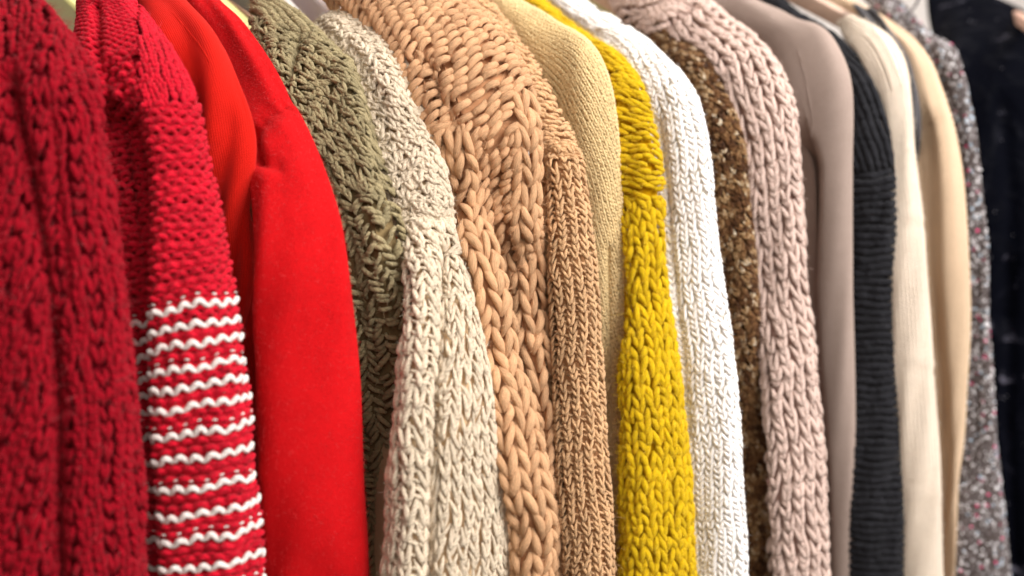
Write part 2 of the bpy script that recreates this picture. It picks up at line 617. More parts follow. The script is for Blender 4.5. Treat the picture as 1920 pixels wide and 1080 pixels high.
def yarn(name, rgb, ply=2.0, twist=2.0, bump=0.6, dist=0.0016, sheen=0.2, var=0.16, fibre=1.0, rough=0.95, stops=None, mottled=0.12, nap=0.5, sss=0.0, streak=0.9):
    """wool or cotton yarn: twisted plies and fibres along every strand (UV u runs along it in cm, v around it)"""
    M = NT(name)
    base = lin(rgb)
    YARN_RGB[M.m.name] = base
    uv = M.n('ShaderNodeUVMap').outputs[0]
    sep = M.n('ShaderNodeSeparateXYZ')
    M.lk(uv, sep.inputs[0])
    u, v = sep.outputs[0], sep.outputs[1]
    ph = M.math('ADD', M.math('MULTIPLY', u, twist), M.math('MULTIPLY', v, ply))
    tw = M.math('ABSOLUTE', M.math('SINE', M.math('MULTIPLY', ph, math.pi)))
    comb = M.n('ShaderNodeCombineXYZ')
    M.lk(M.math('MULTIPLY', u, 0.7), comb.inputs[0])
    M.lk(M.math('ADD', M.math('MULTIPLY', ph, 2.2), M.math('MULTIPLY', v, 7.0)), comb.inputs[1])
    fib = M.n('ShaderNodeTexNoise', i_Scale=3.4, i_Detail=3.0, i_Roughness=0.65)
    M.lk(comb.outputs[0], fib.inputs['Vector'])
    geo = M.n('ShaderNodeTexCoord')
    napn = M.n('ShaderNodeTexNoise', i_Scale=1300.0, i_Detail=3.0, i_Roughness=0.7)
    M.lk(geo.outputs['Object'], napn.inputs['Vector'])
    hgt = M.math('ADD', M.math('MULTIPLY', tw, 0.6), M.math('MULTIPLY', fib.outputs[0], fibre))
    hgt = M.math('ADD', hgt, M.math('MULTIPLY', napn.outputs[0], nap))
    bp = M.n('ShaderNodeBump', i_Strength=bump, i_Distance=dist)
    M.lk(hgt, bp.inputs['Height'])
    M.lk(bp.outputs[0], M.bsdf.inputs['Normal'])
    at = M.n('ShaderNodeAttribute', attribute_name='rnd')
    nz = M.n('ShaderNodeTexNoise', i_Scale=24.0, i_Detail=2.0)
    M.lk(geo.outputs['Object'], nz.inputs['Vector'])
    if stops is None:
        k = M.math('ADD', M.math('MULTIPLY', M.math('SUBTRACT', at.outputs['Fac'], 0.5), var * 2),
                   M.math('ADD', M.math('MULTIPLY', M.math('SUBTRACT', fib.outputs[0], 0.5), streak), M.math('MULTIPLY', M.math('SUBTRACT', napn.outputs[0], 0.5), 0.5 * nap)))
        k = M.math('ADD', k, M.math('MULTIPLY', M.math('SUBTRACT', nz.outputs[0], 0.5), mottled * 2))
        k = M.math('ADD', k, 1.0)
        mix = M.n('ShaderNodeMix', data_type='RGBA', blend_type='MULTIPLY')
        mix.inputs[0].default_value = 1.0
        mix.inputs[6].default_value = base
        cc = M.n('ShaderNodeCombineColor')
        for j in range(3):
            M.lk(k, cc.inputs[j])
        M.lk(cc.outputs[0], mix.inputs[7])
        colr = mix.outputs[2]
    else:                                # marled yarn: plies of different colours
        n2 = M.n('ShaderNodeTexNoise', i_Scale=1.6, i_Detail=1.0)
        c2 = M.n('ShaderNodeCombineXYZ')
        M.lk(u, c2.inputs[0])
        M.lk(M.math('MULTIPLY', ph, 1.2), c2.inputs[1])
        M.lk(M.math('MULTIPLY', at.outputs['Fac'], 40.0), c2.inputs[2])
        M.lk(c2.outputs[0], n2.inputs['Vector'])
        k = M.math('ADD', M.math('MULTIPLY', at.outputs['Fac'], 0.45), M.math('MULTIPLY', n2.outputs[0], 0.62))
        colr = M.ramp(k, [(p, lin(c)) for p, c in stops])
    M.lk(colr, M.bsdf.inputs['Base Color'])
    b = M.bsdf
    b.inputs['Roughness'].default_value = rough
    b.inputs['Specular IOR Level'].default_value = 0.12
    b.inputs['Sheen Weight'].default_value = sheen
    b.inputs['Sheen Roughness'].default_value = 0.45
    if sss:                              # light bleeds through the loose fibres of the yarn
        b.inputs['Subsurface Weight'].default_value = sss
        b.inputs['Subsurface Radius'].default_value = (1.0, 0.72, 0.5)
        b.inputs['Subsurface Scale'].default_value = 0.0028
    b.inputs['Sheen Tint'].default_value = tuple(0.25 + 0.75 * x for x in base[:3]) + (1,)
    return M.m


def cloth(name, rgb, kind='felt', scale=1.0, bump=0.4, dist=0.0005, sheen=0.4, rough=0.9, cols=(1, 1), mott=0.10):
    """smooth fabrics: felt (matted fibres), knit (fine V columns from the cloth's own UV in cm), plain"""
    M = NT(name)
    base = lin(rgb)
    YARN_RGB[M.m.name] = base
    tc = M.n('ShaderNodeTexCoord')
    uv = M.n('ShaderNodeUVMap').outputs[0]
    n1 = M.n('ShaderNodeTexNoise', i_Scale=900.0 * scale, i_Detail=4.0, i_Roughness=0.7)
    n2 = M.n('ShaderNodeTexNoise', i_Scale=70.0 * scale, i_Detail=4.0, i_Roughness=0.6)
    M.lk(tc.outputs['Object'], n1.inputs['Vector'])
    M.lk(tc.outputs['Object'], n2.inputs['Vector'])
    hgt = M.math('ADD', n1.outputs[0], M.math('MULTIPLY', n2.outputs[0], 0.5))
    k = M.math('ADD', 1.0, M.math('MULTIPLY', M.math('SUBTRACT', n1.outputs[0], 0.5), 0.45))
    if kind == 'knit':
        sep = M.n('ShaderNodeSeparateXYZ')
        M.lk(uv, sep.inputs[0])
        a = M.math('MULTIPLY', sep.outputs[1], cols[0])       # columns per cm
        fa = M.math('ABSOLUTE', M.math('SUBTRACT', M.math('FRACT', a), 0.5))
        c = M.math('ADD', M.math('MULTIPLY', sep.outputs[0], cols[1]), M.math('MULTIPLY', fa, 1.3))
        st = M.math('ABSOLUTE', M.math('SINE', M.math('MULTIPLY', c, math.pi)))
        rib = M.math('SINE', M.math('MULTIPLY', M.math('FRACT', a), math.pi))
        vv = M.math('ADD', M.math('MULTIPLY', st, 0.8), M.math('MULTIPLY', rib, 1.2))
        hgt = M.math('ADD', vv, M.math('MULTIPLY', hgt, 0.5))
        k = M.math('ADD', k, M.math('MULTIPLY', M.math('SUBTRACT', vv, 1.2), 0.10))
    k = M.math('ADD', k, M.math('MULTIPLY', M.math('SUBTRACT', n2.outputs[0], 0.5), mott * 2))
    cc = M.n('ShaderNodeCombineColor')
    for j in range(3):
        M.lk(k, cc.inputs[j])
    mix = M.n('ShaderNodeMix', data_type='RGBA', blend_type='MULTIPLY')
    mix.inputs[0].default_value = 1.0
    mix.inputs[6].default_value = base
    M.lk(cc.outputs[0], mix.inputs[7])
    M.lk(mix.outputs[2], M.bsdf.inputs['Base Color'])
    bp = M.n('ShaderNodeBump', i_Strength=bump, i_Distance=dist)
    M.lk(hgt, bp.inputs['Height'])
    M.lk(bp.outputs[0], M.bsdf.inputs['Normal'])
    b = M.bsdf
    b.inputs['Roughness'].default_value = rough
    b.inputs['Specular IOR Level'].default_value = 0.1
    b.inputs['Sheen Weight'].default_value = sheen
    b.inputs['Sheen Roughness'].default_value = 0.4
    b.inputs['Sheen Tint'].default_value = tuple(0.1 + 0.9 * x for x in base[:3]) + (1,)
    return M.m


def garment(name, label, cat, patch, group='knitwear hanging side by side on the rail'):
    o = bpy.data.objects.new(name, None)
    COL.objects.link(o)
    o.location = patch.M[-1]
    CUR.clear()
    o['label'], o['category'], o['group'] = label, cat, group
    return o


# ------------------------------------------------------------------ the setting: pale shop wall behind the rail
wm = NT('painted_wall')
wn = wm.n('ShaderNodeTexNoise', i_Scale=6.0, i_Detail=5.0)
wt = wm.n('ShaderNodeTexCoord')
wm.lk(wt.outputs['Object'], wn.inputs['Vector'])
wm.lk(wm.ramp(wn.outputs[0], [(0.3, lin((222, 214, 208))), (0.7, lin((236, 229, 224)))]), wm.bsdf.inputs['Base Color'])
wm.bsdf.inputs['Roughness'].default_value = 0.8
me = quads_mesh('wall', np.array([(-1.5, 1.3, 0), (4.5, 1.3, 0), (4.5, 1.3, 3.2), (-1.5, 1.3, 3.2)], float), np.array([[0, 1, 2, 3]]), smooth=False)
link('wall', me, wm.m, None, 'structure')

PI = math.pi

# ------------------------------------------------------------------ 1 burgundy mohair sweater (far left, out of focus)
P = Patch([(-150, 60), (-150, 110), (-150, 150), (-150, 200), (-150, 260), (-150, 330), (-150, 420), (-150, 510), (-150, 590), (-150, 710), (-150, 840), (-150, 960), (-150, 1090), (-150, 1210)],
          [(48, -40), (78, 5), (118, 50), (147, 100), (171, 165), (187, 250), (201, 350), (215, 450), (228, 540), (243, 675), (253, 810), (260, 940), (265, 1080), (268, 1200)],
          y0=-0.01, delta=0.06, bulge=0.45, vref=0.75, seed=1, wob=0.00070,
          grooves=[([(20, 150), (60, 350), (85, 500), (108, 700), (112, 1080), (112, 1200)], 16, 0.020), ([(95, 200), (118, 420), (128, 560)], 14, 0.007)])
k = 1 / P.pxm
g = garment('mohair_sweater', 'burgundy fuzzy knit sweater with openwork ribs, furthest left on the rail', 'sweater', P)
ym = yarn('burgundy_mohair', (148, 5, 26), ply=2, twist=1.5, sheen=0.1, bump=0.6)
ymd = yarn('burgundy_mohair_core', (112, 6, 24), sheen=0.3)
sl = sleeve_mesh(P, 'sleeve', cloth('burgundy_ground', (116, 5, 22), sheen=0.1), g, 0.0028)  # ground darker than the yarn: shade in the eyelets put into the colour
body_mesh(P, ymd, g)
W = 23 * k
org = P.st(152, 600)
rm = lambda px, py: px > 108 + 0.0 * py
rib = vknit(P, W, 18 * k, 6.6 * k, org=org, mask=rm, alt=lambda i, c: ((c % 3) != 1) | ((i % 2) == 0), hump=5 * k, jit=0.08, up=0.9)
build('rib', rib, ym, sl, split=True)
dg = vknit(P, W, 19 * k, 6.6 * k, org=P.st(60, 500), alpha=-0.32, mask=lambda px, py: ~rm(px, py), alt=lambda i, c: ((c % 3) != 1) | ((i % 3) != 0), hump=4 * k, jit=0.12)
build('diagonal_cable', dg, ym, sl, split=True)
fuzz(P, 8000, 0.008, 0.00010, ym, sl, name='mohair_halo', lift=0.002, out=0.7)

# ------------------------------------------------------------------ 2 red sweater with white stripes
P = Patch([(160, -45), (159, 5), (155, 45), (145, 105), (143, 185), (150, 265), (165, 370), (180, 478), (195, 600), (215, 742), (230, 880), (240, 1105), (245, 1235)],
          [(215, -45), (250, 0), (280, 40), (320, 95), (350, 150), (371, 215), (391, 320), (414, 430), (433, 545), (455, 700), (470, 850), (487, 1080), (497, 1220)],
          delta=0.05, bulge=0.6, vref=0.72, seed=2, wob=0.0005,
          steps=[([(225, 190), (258, 225), (272, 300), (272, 420), (268, 560), (264, 700), (272, 850), (288, 1080), (292, 1220)], 7, 0.030)],
          grooves=[([(180, 10), (180, 95), (200, 160)], 9, 0.006), ([(205, 130), (262, 215)], 10, 0.004)])
k = 1 / P.pxm
P.warp = 0.0007
g = garment('striped_sweater', 'red knit sweater with white striped sleeve', 'sweater', P)
yr = yarn('raspberry_red_wool', (200, 18, 42), ply=2, twist=2.2, bump=0.6)
yw = yarn('white_wool', (242, 232, 226), ply=2, twist=2.2, bump=0.6, var=0.05, mottled=0.04)
sl = sleeve_mesh(P, 'sleeve', cloth('red_ground', (150, 10, 28), sheen=0.2), g, 0.0035)
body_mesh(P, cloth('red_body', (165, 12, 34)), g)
W, LR = 28.5 * k, 17.6 * k
s0 = P.st(345, 185)[0]
org = (s0, 0.0)
low = lambda px, py: (py > 185 + 0.25 * (345 - px)) | (px < 262)
stripe_s = []
for py in (560, 594, 632, 670, 707, 742, 792, 845, 897, 947, 995, 1042, 1092, 1140):
    px = np.interp(py, [545, 700, 850, 1080, 1220], [433, 455, 470, 487, 497]) - 40
    stripe_s.append(P.st(px, py + 8)[0])
stripe_s = np.array(stripe_s)
# red rows fill the space between the white ones
red_s = list(np.arange(s0 - 6 * LR, stripe_s[0] - 0.6 * LR, LR))
for u0, u1 in zip(stripe_s[:-1], stripe_s[1:]):
    m = max(2, int(round((u1 - u0) / LR)))
    red_s += [u0 + (u1 - u0) * j / m for j in range(1, m)]
for j, sv in enumerate(red_s):
    build('purl_row', waves(P, W, LR, 6.2 * k, org=(sv, (j % 2) * 0.5 * W), mask=low, rows=lambda i: i == 0, amp=0.20, high=0.9, per=9, low=-0.35, jit=0.0), yr, sl)
inner = waves(P, W, 0.5 * LR, 5.4 * k, org=(org[0] + 0.5 * LR, org[1] + 0.5 * W), mask=low, amp=0.20, high=-0.1, per=6, low=-0.9)
build('knit_row', inner, yr, sl)
for j, sv in enumerate(stripe_s):
    st = waves(P, W, LR, 6.4 * k, org=(sv, (j % 2) * 0.5 * W), rows=lambda i: i == 0, amp=0.25, high=0.9, per=11, low=0.35, jit=0.0)
    build('white_stripe', st, yw, sl)
# tops of the white loops peeking through the red row above each stripe
tau = np.linspace(0, 1, 5)
ps, qs = [], []
for j, sv in enumerate(stripe_s):
    cs = np.arange(-14, 14)
    q = (cs[:, None] + 0.5 * (j % 2)) * W + (tau[None] - 0.5) * W * 0.24
    ps.append(sv - 0.98 * LR - 0.10 * LR * np.sin(np.pi * tau)[None] + 0 * q)
    qs.append(q)
ps, qs = np.concatenate(ps), np.concatenate(qs)
st = P.strands(ps, qs, 5.4 * k * np.ones_like(ps), 2.0 * k * np.ones_like(ps), np.zeros(len(ps), int))
build('white_loop_top', st, yw, sl)
yoke = vknit(P, 17 * k, 12 * k, 4.6 * k, org=(s0, P.st(300, 100)[1]), mask=lambda px, py: ~low(px, py), hump=1.0 * k, jit=0.08)
build('shoulder_rib', yoke, yr, sl, split=True)
fuzz(P, 7000, 0.004, 0.00008, yr, sl)

# ------------------------------------------------------------------ 3 orange-red fine knit
P = Patch([(200, -30), (240, 30), (280, 90), (310, 150), (335, 220), (355, 300), (370, 380), (385, 560), (410, 820), (430, 1100), (440, 1220)],
          [(300, -50), (345, 0), (400, 60), (430, 110), (455, 180), (466, 260), (469, 350), (469, 540), (468, 800), (470, 1080), (470, 1200)],
          y0=0.012, delta=0.05, bulge=0.55, vref=0.6, seed=3, grooves=[([(340, 40), (385, 95), (410, 150), (420, 230)], 20, 0.0012)])
g = garment('fine_sweater', 'plain orange red fine knit sweater between the striped sweater and the red coat', 'sweater', P)
sl = sleeve_mesh(P, 'sleeve', cloth('orange_red_knit', (204, 28, 18), 'knit', cols=(6.5, 5.5), bump=0.7, dist=0.0006), g)
body_mesh(P, cloth('orange_body', (200, 28, 12)), g)
def seam_on(P, pts, r, mat, parent, name='seam', h=0.4, n=40):
    """a raised seam lying on the cloth along photo points"""
    a = np.asarray(pts, float)
    u = np.concatenate([[0], np.cumsum(np.linalg.norm(np.diff(a, axis=0), axis=1))])
    x = np.linspace(0, u[-1], n)
    st_ = np.array([P.st(np.interp(q, u, a[:, 0]), np.interp(q, u, a[:, 1])) for q in x])
    from_s = np.convolve(np.pad(st_[:, 0], 3, 'edge'), np.ones(7) / 7, 'valid')
    from_t = np.convolve(np.pad(st_[:, 1], 3, 'edge'), np.ones(7) / 7, 'valid')
    C, N, ok = P.map(from_s, from_t)
    C = C + N * h * r
    S = Strands(C[None], N[None], np.full((1, n), r), np.array([0.5]), np.array([0]), 0.7)
    return link(name, S.mesh(name, 6), mat, parent)
seam_on(P, [(318, 20), (345, 48), (375, 85), (395, 118)], 0.00035, cloth('orange_seam', (204, 30, 16)), sl, h=0.1)

# ------------------------------------------------------------------ 4 red felted wool coat
P = Patch([(310, -20), (335, 20), (365, 65), (395, 115), (420, 170), (440, 225), (458, 275), (468, 330), (474, 400), (476, 480), (477, 600), (478, 720), (481, 900), (490, 1110), (492, 1220)],
          [(370, -50), (410, 0), (440, 30), (470, 70), (505, 120), (543, 184), (577, 240), (608, 310), (636, 400), (655, 520), (668, 660), (680, 850), (690, 1080), (692, 1150), (694, 1200)],
          y0=0.0, delta=[(0, 0.05), (300, 0.02), (500, 0.012), (1200, 0.012)], bulge=0.5, vref=0.5, seed=4, wob=0.00042,
          grooves=[([(472, 292), (498, 306), (522, 312)], 11, 0.0045), ([(474, 250), (480, 290)], 12, 0.008), ([(470, 265), (505, 215), (545, 186)], 7, 0.004)],
          bumps=[([(500, 265), (525, 245)], 22, 0.003), ([(500, 330), (560, 310)], 20, 0.002)])
g = garment('wool_coat', 'bright red felted wool coat with a smooth plain sleeve', 'coat', P)
cm = cloth('red_felt', (190, 13, 19), 'felt', bump=0.8, dist=0.0009, sheen=0.12, mott=0.18)
sl = sleeve_mesh(P, 'sleeve', cm, g)
body_mesh(P, cm, g)
fuzz(P, 18000, 0.0028, 0.00006, cm, sl, name='felt_nap', lift=0.0, out=0.5)

# ------------------------------------------------------------------ 5 olive cable sweater
P = Patch([(492, -32), (482, 12), (478, 55), (484, 92), (496, 130), (515, 180), (540, 230), (565, 290), (590, 360), (612, 440), (628, 530), (638, 610), (645, 720), (650, 860), (655, 1090), (655, 1200)],
          [(505, -42), (528, 4), (584, 50), (618, 85), (644, 115), (669, 165), (691, 220), (711, 290), (728, 360), (749, 430), (766, 500), (776, 580), (772, 700), (766, 850), (760, 1080), (760, 1200)],
          y0=0.006, delta=0.03, bulge=0.5, vref=0.55, seed=5, wob=0.00070, extra=[(0, 0.005), (100, 0.022), (300, 0.016), (400, 0.006), (600, 0.030), (800, 0.040), (1200, 0.045)],
          grooves=[([(560, 70), (545, 120), (540, 150)], 9, 0.008), ([(600, 300), (670, 480), (690, 700)], 14, 0.006)],
          bumps=[([(640, 130), (680, 260), (700, 400), (730, 560), (735, 800)], 16, 0.006)])
k = 1 / P.pxm
g = garment('cable_sweater', 'olive green cable knit sweater between the red coat and the cream sweater', 'sweater', P)
yo = yarn('olive_cotton', (182, 166, 126), ply=2, twist=2.6, bump=1.0, var=0.2, nap=0.9)
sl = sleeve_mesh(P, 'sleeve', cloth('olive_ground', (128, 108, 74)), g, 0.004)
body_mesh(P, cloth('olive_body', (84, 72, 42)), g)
col_m = lambda px, py: (py < 70 + 0.55 * (px - 560)) & (px < 600)
shd = lambda px, py: ~col_m(px, py)
a0 = P.st(650, 300)
build('collar_rib', slant(P, 20 * k, 8 * k, 4.6 * k, org=P.st(520, 40), mask=col_m, ang=0.95, ln=0.9, hump=2.5 * k), yo, sl)
S1 = merge(uknit(P, 24 * k, 21 * k, 4.6 * k, org=a0, alpha=0.42, mask=lambda px, py: shd(px, py) & (py < 380), hump=4 * k, jit=0.14, ln=1.5, rot=0.25, n=9, e=1.1), uknit(P, 24 * k, 21 * k, 4.2 * k, org=(a0[0] + 10 * k, a0[1]), alpha=0.42, mask=lambda px, py: shd(px, py) & (py < 380), hump=2 * k, jit=0.2, ln=1.1, rot=0.4, n=9, e=1.2, qo=0.44))
build('cable', S1, yo, sl, split=True)
S2 = slant(P, 27 * k, 15 * k, 5.2 * k, org=a0, alpha=0.22, mask=lambda px, py: (py >= 372), ang=0.8, ln=1.6, hump=4 * k, jit=0.2, up=0.8,
           flip=lambda i, c: np.where(c % 2 == 0, 1.0, -1.0))
build('cable', S2, yo, sl, split=True)
fuzz(P, 10000, 0.0050, 0.00008, yo, sl)

# ------------------------------------------------------------------ 6 cream chunky cotton sweater
P = Patch([(597, 58), (606, 86), (620, 122), (636, 170), (655, 215), (675, 252), (695, 290), (716, 335), (733, 390), (748, 440), (763, 500), (766, 570), (755, 650), (745, 725), (738, 850), (732, 960), (724, 1090), (716, 1205)],
          [(628, 22), (662, 33), (702, 58), (745, 95), (775, 140), (792, 185), (806, 235), (830, 310), (846, 370), (854, 430), (870, 520), (887, 610), (905, 700), (917, 790), (928, 880), (936, 980), (942, 1080), (948, 1200)],
          y0=0.0, delta=[(0, 0.03), (400, 0.02), (560, -0.002), (1200, -0.004)], bulge=0.62, vref=0.30, seed=6, wob=0.00042,
          grooves=[([(838, 470), (832, 600), (820, 760), (812, 900), (806, 1080), (802, 1200)], 10, 0.013), ([(755, 395), (800, 412), (850, 405)], 8, 0.003)],
          bumps=[([(640, 60), (700, 110), (740, 190)], 22, 0.004), ([(790, 420), (790, 600), (775, 800), (765, 1080)], 26, 0.005)])
k = 1 / P.pxm
g = garment('chunky_sweater', 'cream chunky rib knit cotton sweater beside the peach one', 'sweater', P)
yc = yarn('cream_cotton', (251, 231, 203), ply=3, twist=2.8, bump=0.9, var=0.08, mottled=0.06, sheen=0.25)
sl = sleeve_mesh(P, 'sleeve', cloth('cream_ground', (232, 200, 158)), g, 0.0036)  # orange tint puts warm shade between the stitches into the ground colour
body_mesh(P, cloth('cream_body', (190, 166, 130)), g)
crease = lambda py: np.interp(py, [420, 470, 600, 760, 900, 1080, 1200], [850, 838, 832, 820, 812, 806, 802])
left = lambda px, py: (py > 425) & (px < crease(py) + 4)
rightp = lambda px, py: (py > 425) & (px >= crease(py) + 2)
topm = lambda px, py: py <= 425
W = 29.5 * k
org = P.st(790, 640)
build('rib', merge(uknit(P, W, 34 * k, 6.4 * k, org=org, mask=left, ln=1.2, hump=2.2 * k, qo=0.40, jit=0.05, e=1.6, up=0.75),
                   uknit(P, W, 34 * k, 4.4 * k, org=(org[0] + 15 * k, org[1]), mask=left, ln=0.85, qo=0.24, jit=0.06, up=1.5, e=1.3)), yc, sl, split=True)
build('rib_bar', slant(P, W, 19 * k, 3.6 * k, org=(org[0], org[1] + 0.5 * W), mask=left, ang=0.8, ln=0.5, jit=0.1), yc, sl)
W2 = 23.5 * k
org2 = P.st(875, 760)
build('lace_column', merge(uknit(P, W2, 31 * k, 4.9 * k, org=org2, alpha=-0.06, mask=rightp, ln=1.1, hump=1.2 * k, qo=0.44, jit=0.09, stag=0.5, e=1.25, rot=0.1, up=0.75),
                           uknit(P, W2, 31 * k, 4.0 * k, org=(org2[0] + 14 * k, org2[1]), alpha=-0.06, mask=rightp, ln=0.95, qo=0.28, jit=0.1, stag=0.5, e=1.2, rot=0.15)), yc, sl, split=True)
org3 = P.st(740, 250)
build('shoulder_knit', merge(uknit(P, 25 * k, 24 * k, 5.2 * k, org=org3, alpha=0.12, mask=topm, ln=1.2, hump=1.5 * k, jit=0.12, qo=0.46, stag=0.5, rot=0.35, e=1.3),
                             uknit(P, 25 * k, 24 * k, 4.8 * k, org=(org3[0] + 12 * k, org3[1] + 12 * k), alpha=0.12, mask=topm, ln=1.0, qo=0.4, jit=0.15, rot=0.6, e=1.3, up=0.7)), yc, sl)
build('shoulder_purl', slant(P, 16 * k, 13 * k, 4.6 * k, org=org3, alpha=1.3, mask=topm, ang=0.6, ln=1.5, jit=0.15, up=-0.2), yc, sl)
build('armhole_seam', slant(P, 9 * k, 16 * k, 4.4 * k, org=P.st(800, 410), alpha=PI / 2 - 0.05, mask=lambda px, py: (py > 396) & (py < 428), ang=0.5, ln=1.6), yc, sl)
fuzz(P, 12000, 0.0035, 0.00007, yc, sl, out=0.5)

# ------------------------------------------------------------------ 7 peach chunky cable sweater
P = Patch([(590, -70), (612, 0), (665, 48), (712, 98), (738, 145), (755, 195), (770, 250), (792, 318), (806, 366), (825, 424), (850, 500), (862, 590), (878, 680), (890, 780), (902, 890), (908, 1000), (912, 1090), (916, 1200)],
          [(800, -50), (845, 0), (900, 50), (950, 100), (979, 145), (994, 190), (1004, 240), (1005, 300), (1002, 350), (1006, 410), (1012, 490), (1016, 570), (1025, 660), (1031, 770), (1040, 880), (1047, 980), (1052, 1080), (1056, 1200)],
          y0=0.0, delta=0.035, bulge=0.62, vref=0.62, seed=7, extra=[(0, 0), (420, 0), (520, 0.030), (1200, 0.034)], wob=0.00052,
          grooves=[([(800, 110), (826, 175), (848, 232)], 9, 0.010), ([(925, 330), (940, 470)], 18, 0.004)],
          bumps=[([(870, 300), (884, 400)], 20, 0.004), ([(985, 300), (985, 440)], 14, 0.003)])
k = 1 / P.pxm
g = garment('cable_sweater', 'peach chunky wool sweater with thick braided cables', 'sweater', P)
yp = yarn('peach_roving', (224, 176, 133), ply=0, twist=0.12, bump=0.8, var=0.12, sheen=0.1, fibre=1.6, nap=0.9)
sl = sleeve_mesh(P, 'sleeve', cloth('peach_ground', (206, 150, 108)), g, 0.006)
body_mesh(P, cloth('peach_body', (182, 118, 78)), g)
c1 = lambda py: np.interp(py, [240, 330, 430, 560, 690, 800, 930, 1100], [860, 874, 888, 922, 945, 965, 1000, 1002])
c2 = lambda py: np.interp(py, [240, 340, 480, 600, 700, 800], [990, 986, 986, 990, 1006, 1022])
yokem = lambda px, py: (py < 255) & ~((py > 200) & (px > 975)) & ~((px > 965) & (py > 170))
def lowm(px, py):
    return ((py >= 255) & ((px < c1(py) + 22) | (px > c2(py) - 24) | (py > 470))) | ((py >= 170) & (px > 965) & (py < 256))
mossm = lambda px, py: (py >= 250) & (py <= 478) & (px >= c1(py) + 16) & (px <= c2(py) - 16)
org = P.st(945, 690)
build('cable', vknit(P, 34 * k, 35 * k, 8.2 * k, org=org, alpha=-0.02, mask=lowm, ln=1.5, hump=3 * k, qo=0.40, qi=0.06, jit=0.05, n=9, taper=0.2), yp, sl, split=True, m=8)
for Lc, Rc, yc0 in (
        ([(848, 395), (858, 440), (872, 490), (887, 544), (897, 596), (908, 674), (920, 752), (928, 830), (939, 924), (962, 978), (965, 1080), (966, 1200)],
         [(888, 380), (910, 430), (930, 485), (946, 544), (955, 596), (964, 674), (992, 762), (1008, 830), (1025, 924), (1030, 978), (1032, 1080), (1034, 1200)], 0.004),
        ([(955, 400), (956, 460), (959, 518), (968, 596), (972, 653), (988, 700), (998, 778), (1002, 880), (1008, 1000), (1010, 1200)],
         [(1008, 395), (1011, 455), (1014, 518), (1018, 596), (1023, 653), (1029, 700), (1033, 778), (1040, 880), (1049, 1000), (1054, 1200)], 0.010)):
    Pc = Patch(Lc, Rc, y0=yc0, delta=0.006, bulge=0.62, seed=70, wob=0.0002)
    core = sleeve_mesh(Pc, 'cable_core', cloth('peach_cable_core', (206, 150, 108)), sl, 0.004)
    build('cable', vknit(Pc, 36 * k, 36 * k, 8.4 * k, org=(0.01, 8 * k if yc0 < 0.006 else 0.0), ln=1.5, hump=1.5 * k, qo=0.40, qi=0.06, jit=0.05, n=9, taper=0.2), yp, sl, split=True, m=7)
build('yoke_ridge', slant(P, 27 * k, 20 * k, 7.2 * k, org=P.st(890, 120), alpha=-0.05, mask=yokem, ang=1.0, ln=-1.5, hump=1.0 * k, jit=0.09, n=9), yp, sl, split=True, m=8)
build('moss_stitch', slant(P, 21 * k, 18 * k, 6.8 * k, org=P.st(930, 360), alpha=0.1, mask=mossm, ang=0.8, ln=-1.3, jit=0.14, up=1.0), yp, sl)
fuzz(P, 2500, 0.013, 0.00009, yp, sl, out=0.6, curl=0.9)
fuzz(P, 24000, 0.0042, 0.00008, yp, sl, name='wool_halo', out=0.5)

# ------------------------------------------------------------------ 8 tan ribbed sweater
P = Patch([(780, -40), (830, 0), (880, 60), (925, 120), (955, 180), (970, 230), (985, 280), (988, 330), (988, 380), (988, 450), (992, 540), (1000, 630), (1005, 720), (1010, 820), (1018, 940), (1026, 1090), (1030, 1210)],
          [(880, -50), (920, 0), (962, 60), (1000, 115), (1030, 175), (1051, 220), (1070, 255), (1086, 295), (1093, 345), (1105, 420), (1115, 520), (1121, 610), (1126, 700), (1131, 800), (1141, 920), (1150, 1080), (1154, 1200)],
          y0=0.0, delta=0.04, bulge=0.7, vref=0.65, seed=8, wob=0.00035,
          steps=[([(1004, 262), (1017, 290), (1020, 360), (1022, 480), (1025, 640), (1034, 820), (1050, 1080), (1054, 1200)], 4, 0.026)],
          grooves=[([(1012, 278), (1050, 290), (1086, 292)], 5, 0.004)])
k = 1 / P.pxm
g = garment('ribbed_sweater', 'tan wool sweater with a fine ribbed sleeve beside the peach cables', 'sweater', P)
yt = yarn('tan_wool', (222, 178, 132), ply=2, twist=2.4, bump=0.7, var=0.14, sheen=0.45)
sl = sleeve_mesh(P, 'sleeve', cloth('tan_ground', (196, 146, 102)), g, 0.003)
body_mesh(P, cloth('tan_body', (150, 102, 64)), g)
up_m = lambda px, py: py < 285
dn_m = lambda px, py: py >= 283
build('rib', uknit(P, 21 * k, 15 * k, 3.9 * k, org=P.st(1070, 600), mask=dn_m, ln=1.35, hump=3.0 * k, qo=0.36, jit=0.07, e=1.1, n=9), yt, sl, split=True, m=5)
build('rib_bar', slant(P, 21 * k, 15 * k, 3.0 * k, org=(P.st(1070, 600)[0], P.st(1070, 600)[1] + 10.5 * k), mask=dn_m, ang=0.5, ln=0.4, jit=0.1, n=5), yt, sl, m=4)
build('yoke_purl', slant(P, 15 * k, 14 * k, 4.3 * k, org=P.st(1010, 180), alpha=0.7, mask=up_m, ang=0.9, ln=1.2, jit=0.16), yt, sl)
build('armhole_seam', slant(P, 7 * k, 13 * k, 3.6 * k, org=P.st(1050, 282), alpha=PI / 2, mask=lambda px, py: (py > 266) & (py < 296), ang=0.5, ln=1.7), yt, sl)
fuzz(P, 1500, 0.010, 0.00008, yt, sl, out=0.6)
fuzz(P, 12000, 0.0035, 0.00007, yt, sl, name='wool_halo', out=0.35)

